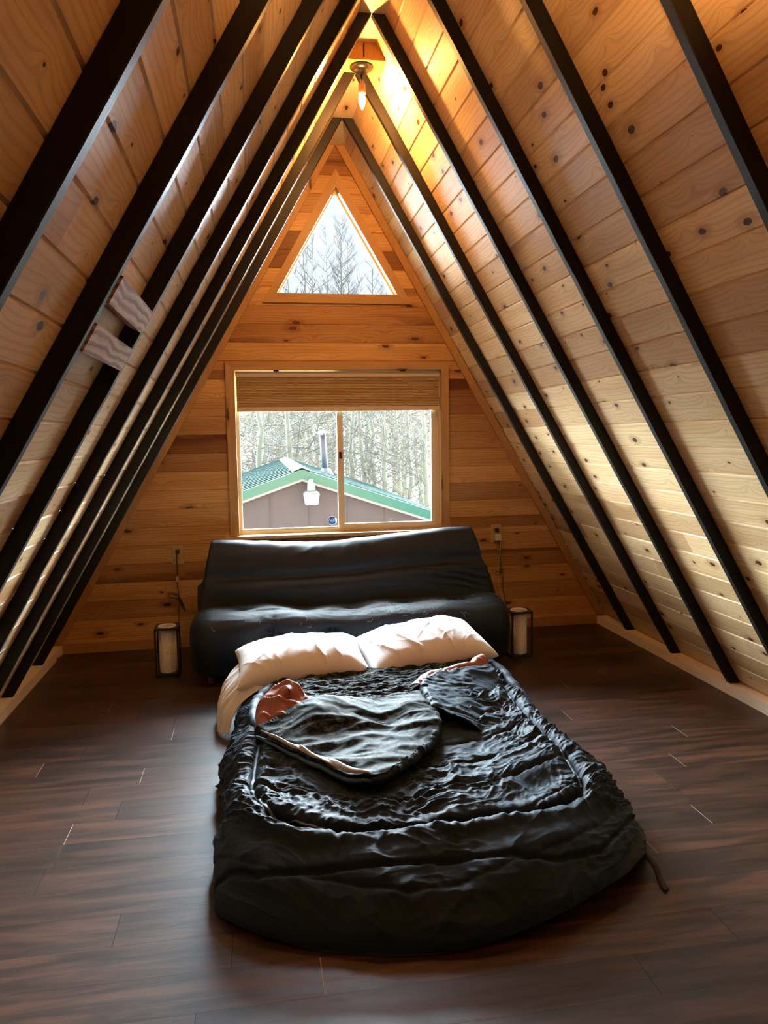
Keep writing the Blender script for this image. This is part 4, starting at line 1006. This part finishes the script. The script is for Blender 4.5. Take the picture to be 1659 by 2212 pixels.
for i, (sd, h, dn, spd, lw, rr_) in enumerate(((1, 11, 34, 2.6, .22, (.016, .004)), (2, 10, 30, 2.4, .25, (.016, .004)), (3, 12, 40, 2.2, .2, (.016, .004)), (4, 9.5, 36, 2.9, .15, (.016, .004)),
    (5, 11, 38, 2.4, .3, (.030, .008)), (6, 11, 30, 2.1, .3, (.030, .008)), (7, 11, 44, 2.6, .28, (.030, .008)))):
    tr, br = proto(sd, h, dn, spd, lw, rr_); protos.append((tr, br, h))
meshes = [None] * 7
def tree(k, x, y, sc, rz, label, group, wide=1.0, lean=0):
    tr, br, h = protos[k]
    r = thing('aspen_tree', label, 'tree', (x, y, gz(y)), group)
    if meshes[k] is None:
        a = tr.build('trunk', M['bark'], None, True); b = br.build('branches', M['twig'] if k > 3 else M['twig_near'], None, True, recalc=False); meshes[k] = (a, b)
    else:
        a, b = meshes[k][0].copy(), meshes[k][1].copy(); C.objects.link(a); C.objects.link(b)
    for o in (a, b): o.parent = r; o.matrix_parent_inverse = Matrix.Identity(4)
    r.scale = (sc * wide, sc * wide, sc); r.rotation_euler = (0, lean, rz)
    return r
CAMC = np.array([-.6203, 0, 1.4896])
main = [(569, 17.5, 14, 0), (582, 19.5, 10, 1), (626, 18, 13, 2), (649, 21, 9, 3), (690, 23, 9, 0), (759, 18.5, 14, 1), (780, 19.5, 12, 2), (810, 20, 11, 0), (837, 18.2, 12, 3), (866, 21, 9, 1), (882, 19.6, 10, 2), (911, 21.2, 10, 0), (926, 18.4, 12, 1), (662, 24, 8, 2), (720, 25.5, 8, 1), (548, 22, 9, 2), (797, 24, 8, 3), (852, 25, 8, 2), (900, 26, 8, 3), (607, 25, 8, 0)]
names_ = ['thick pale aspen trunk rising just left of the cabin roof peak', None, 'pale aspen trunk straight behind the cabin roof peak', None, None,
          'pale aspen trunk close to the right of the window mullion', None, None, 'stout pale aspen right of centre in the right pane', None, None, None, 'pale aspen trunk at the right edge of the right pane'] + [None] * 10
grp = 'bare aspens in the woods behind the cabin'
crowd = 'slim bare aspen in the crowded woods behind the green-roofed cabin'
for (u, y, wpx, k), nm in zip(main, names_):
    x = CAMC[0] + (y) * (math.tan(math.atan((u - 829.5) / 1660.57) + .1654)); rad = wpx / 1660 * y / 2 * .95
    s_ = {0: .098, 1: .098, 2: .098, 3: .098}[k]
    ts = ((1.3 + y * random.uniform(.10, .17)) - gz(y)) / protos[k][2]; tree(k, x, y, ts, random.uniform(0, 6.3), nm or crowd, grp, rad / (.068 * ts))
crown = [(738, 27.5, 6, 1.02, 'tallest bare aspen crown in the middle of the triangular window'), (672, 29, 5, 1.02, 'slender bare aspen at the left of the triangular window'), (690, 28.5, 4, .98, None), (712, 30, 5, 1.02, None),
         (752, 28.5, 4, 1.04, None), (770, 30, 6, 1.0, None), (806, 28, 5, .9, 'bare aspen crown at the right of the triangular window'), (830, 30, 4, .82, None), (640, 29, 6, .9, None), (624, 30, 5, .8, None)]
for u, y, k, s_, nm in crown:
    x = CAMC[0] + y * math.tan(math.atan((u - 829.5) / 1660.57) + .1654)
    s_ = s_ * .80 * 11 / protos[k][2]; tree(k, x, y, s_, random.uniform(0, 6.3), nm or 'bare aspen among the crowns filling the triangular window', grp)
for i in range(34):
    y = random.uniform(21, 40); u = random.uniform(490, 960)
    x = CAMC[0] + y * math.tan(math.atan((u - 829.5) / 1660.57) + .1654); k = random.randrange(4); tree(k, x, y, ((1.3 + y * random.uniform(.09, .17)) - gz(y)) / protos[k][2], random.uniform(0, 6.3), crowd, grp)
for i in range(12):
    y = 21 + i * 1.5; k = i % 4; tree(k, -1.2 - random.uniform(.03, .17) * y, y, ((1.3 + y * random.uniform(.09, .17)) - gz(y)) / protos[k][2], random.uniform(0, 6.3), crowd, grp)
# tangle of bare undergrowth
tw = MB(); rg = random.Random(5)
for i in range(6500):
    y = rg.uniform(17.8, 40); x = CAMC[0] + y * rg.uniform(-.16, .28); z = gz(y) + rg.uniform(.0, 1) ** .8 * (3.6 - gz(y)) * 1.0
    a = rg.uniform(0, 2 * PI); L = rg.uniform(.4, 1.5); d = Vector((math.cos(a), .4 * math.sin(a), rg.uniform(-.3, 1.0))).normalized(); p = Vector((x, y, z)); q = [p]
    for j in range(3): d = (d + Vector((rg.uniform(-.3, .3), 0, rg.uniform(-.25, .25)))).normalized(); q.append(q[-1] + d * L / 3)
    tw.tube(q, [rg.uniform(.008, .016)] * 4, 3, mat=rg.choice([0, 1, 1]), cap=False)
tag(tw.build('undergrowth', [M['twig_near'], M['twig_pale']], recalc=False), 'tangle of bare twigs and saplings filling the woods', 'undergrowth', None, 'stuff')

# ================================================================== LIGHT
w = bpy.data.worlds.new('overcast'); bpy.context.scene.world = w; w.use_nodes = True; nt = w.node_tree; nt.nodes.clear()
bg = nt.nodes.new('ShaderNodeBackground'); bg.inputs[0].default_value = (.93, .97, 1.0, 1); bg.inputs[1].default_value = 2.5
wo = nt.nodes.new('ShaderNodeOutputWorld'); nt.links.new(bg.outputs[0], wo.inputs[0])
def sun(name, frm, strength, ang, col):
    l = bpy.data.lights.new(name, 'SUN'); l.energy = strength; l.angle = math.radians(ang); l.color = col
    o = bpy.data.objects.new(name, l); C.objects.link(o); o.rotation_euler = Vector(frm).to_track_quat('Z', 'Y').to_euler(); return o
sun('sky_glow_centre', (0, 1, .45), 95.0, 60, (.74, .88, 1.0))
sun('sky_glow_left', (-.70, 1, -.08), 72.0, 70, (.92, .97, 1.0))
sun('sky_glow_right', (.70, 1, -.08), 125.0, 70, (.92, .97, 1.0))
pl = bpy.data.lights.new('added_warm_fill', 'SPOT'); pl.energy = 52; pl.color = (1, .50, .18); pl.shadow_soft_size = .08; pl.spot_size = math.radians(172); pl.spot_blend = .35  # unseen fill, added to warm and brighten the near upper boards
po = bpy.data.objects.new('added_warm_fill', pl); C.objects.link(po); po.location = (0, 1.25, 2.36); po.rotation_euler = (PI, 0, 0)

# ================================================================== CAMERA
cam = bpy.data.cameras.new('camera'); co = bpy.data.objects.new('camera', cam); C.objects.link(co)
rx, ry, rz = -.0992, .1654, -.0149
f = Vector((math.sin(ry) * math.cos(rx), math.cos(ry) * math.cos(rx), math.sin(rx))); r = Vector((math.cos(ry), -math.sin(ry), 0)); u = r.cross(f)
r2 = r * math.cos(rz) + u * math.sin(rz); u2 = u * math.cos(rz) - r * math.sin(rz)
mt = Matrix((r2, u2, -f)).transposed().to_4x4(); mt.translation = Vector((-.6203, 0, 1.4896)); co.matrix_world = mt
cam.sensor_fit = 'VERTICAL'; cam.sensor_height = 36; cam.lens = 1660.57 * 36 / 2212; cam.clip_start = .05; cam.clip_end = 300
sc = bpy.context.scene; sc.camera = co
sc.view_settings.view_transform = 'Standard'; sc.view_settings.look = 'None'; sc.view_settings.gamma = 1; sc.view_settings.exposure = .2; sc.view_settings.use_curve_mapping = False
sc.render.engine = 'CYCLES'
sc.cycles.use_denoising = True; sc.cycles.denoiser = 'OPENIMAGEDENOISE'; sc.cycles.denoising_input_passes = 'RGB_ALBEDO_NORMAL'
sc.cycles.max_bounces = 10; sc.cycles.diffuse_bounces = 6; sc.cycles.glossy_bounces = 4; sc.cycles.transparent_max_bounces = 12
sc.cycles.caustics_reflective = False; sc.cycles.caustics_refractive = False; sc.cycles.sample_clamp_indirect = 6.0
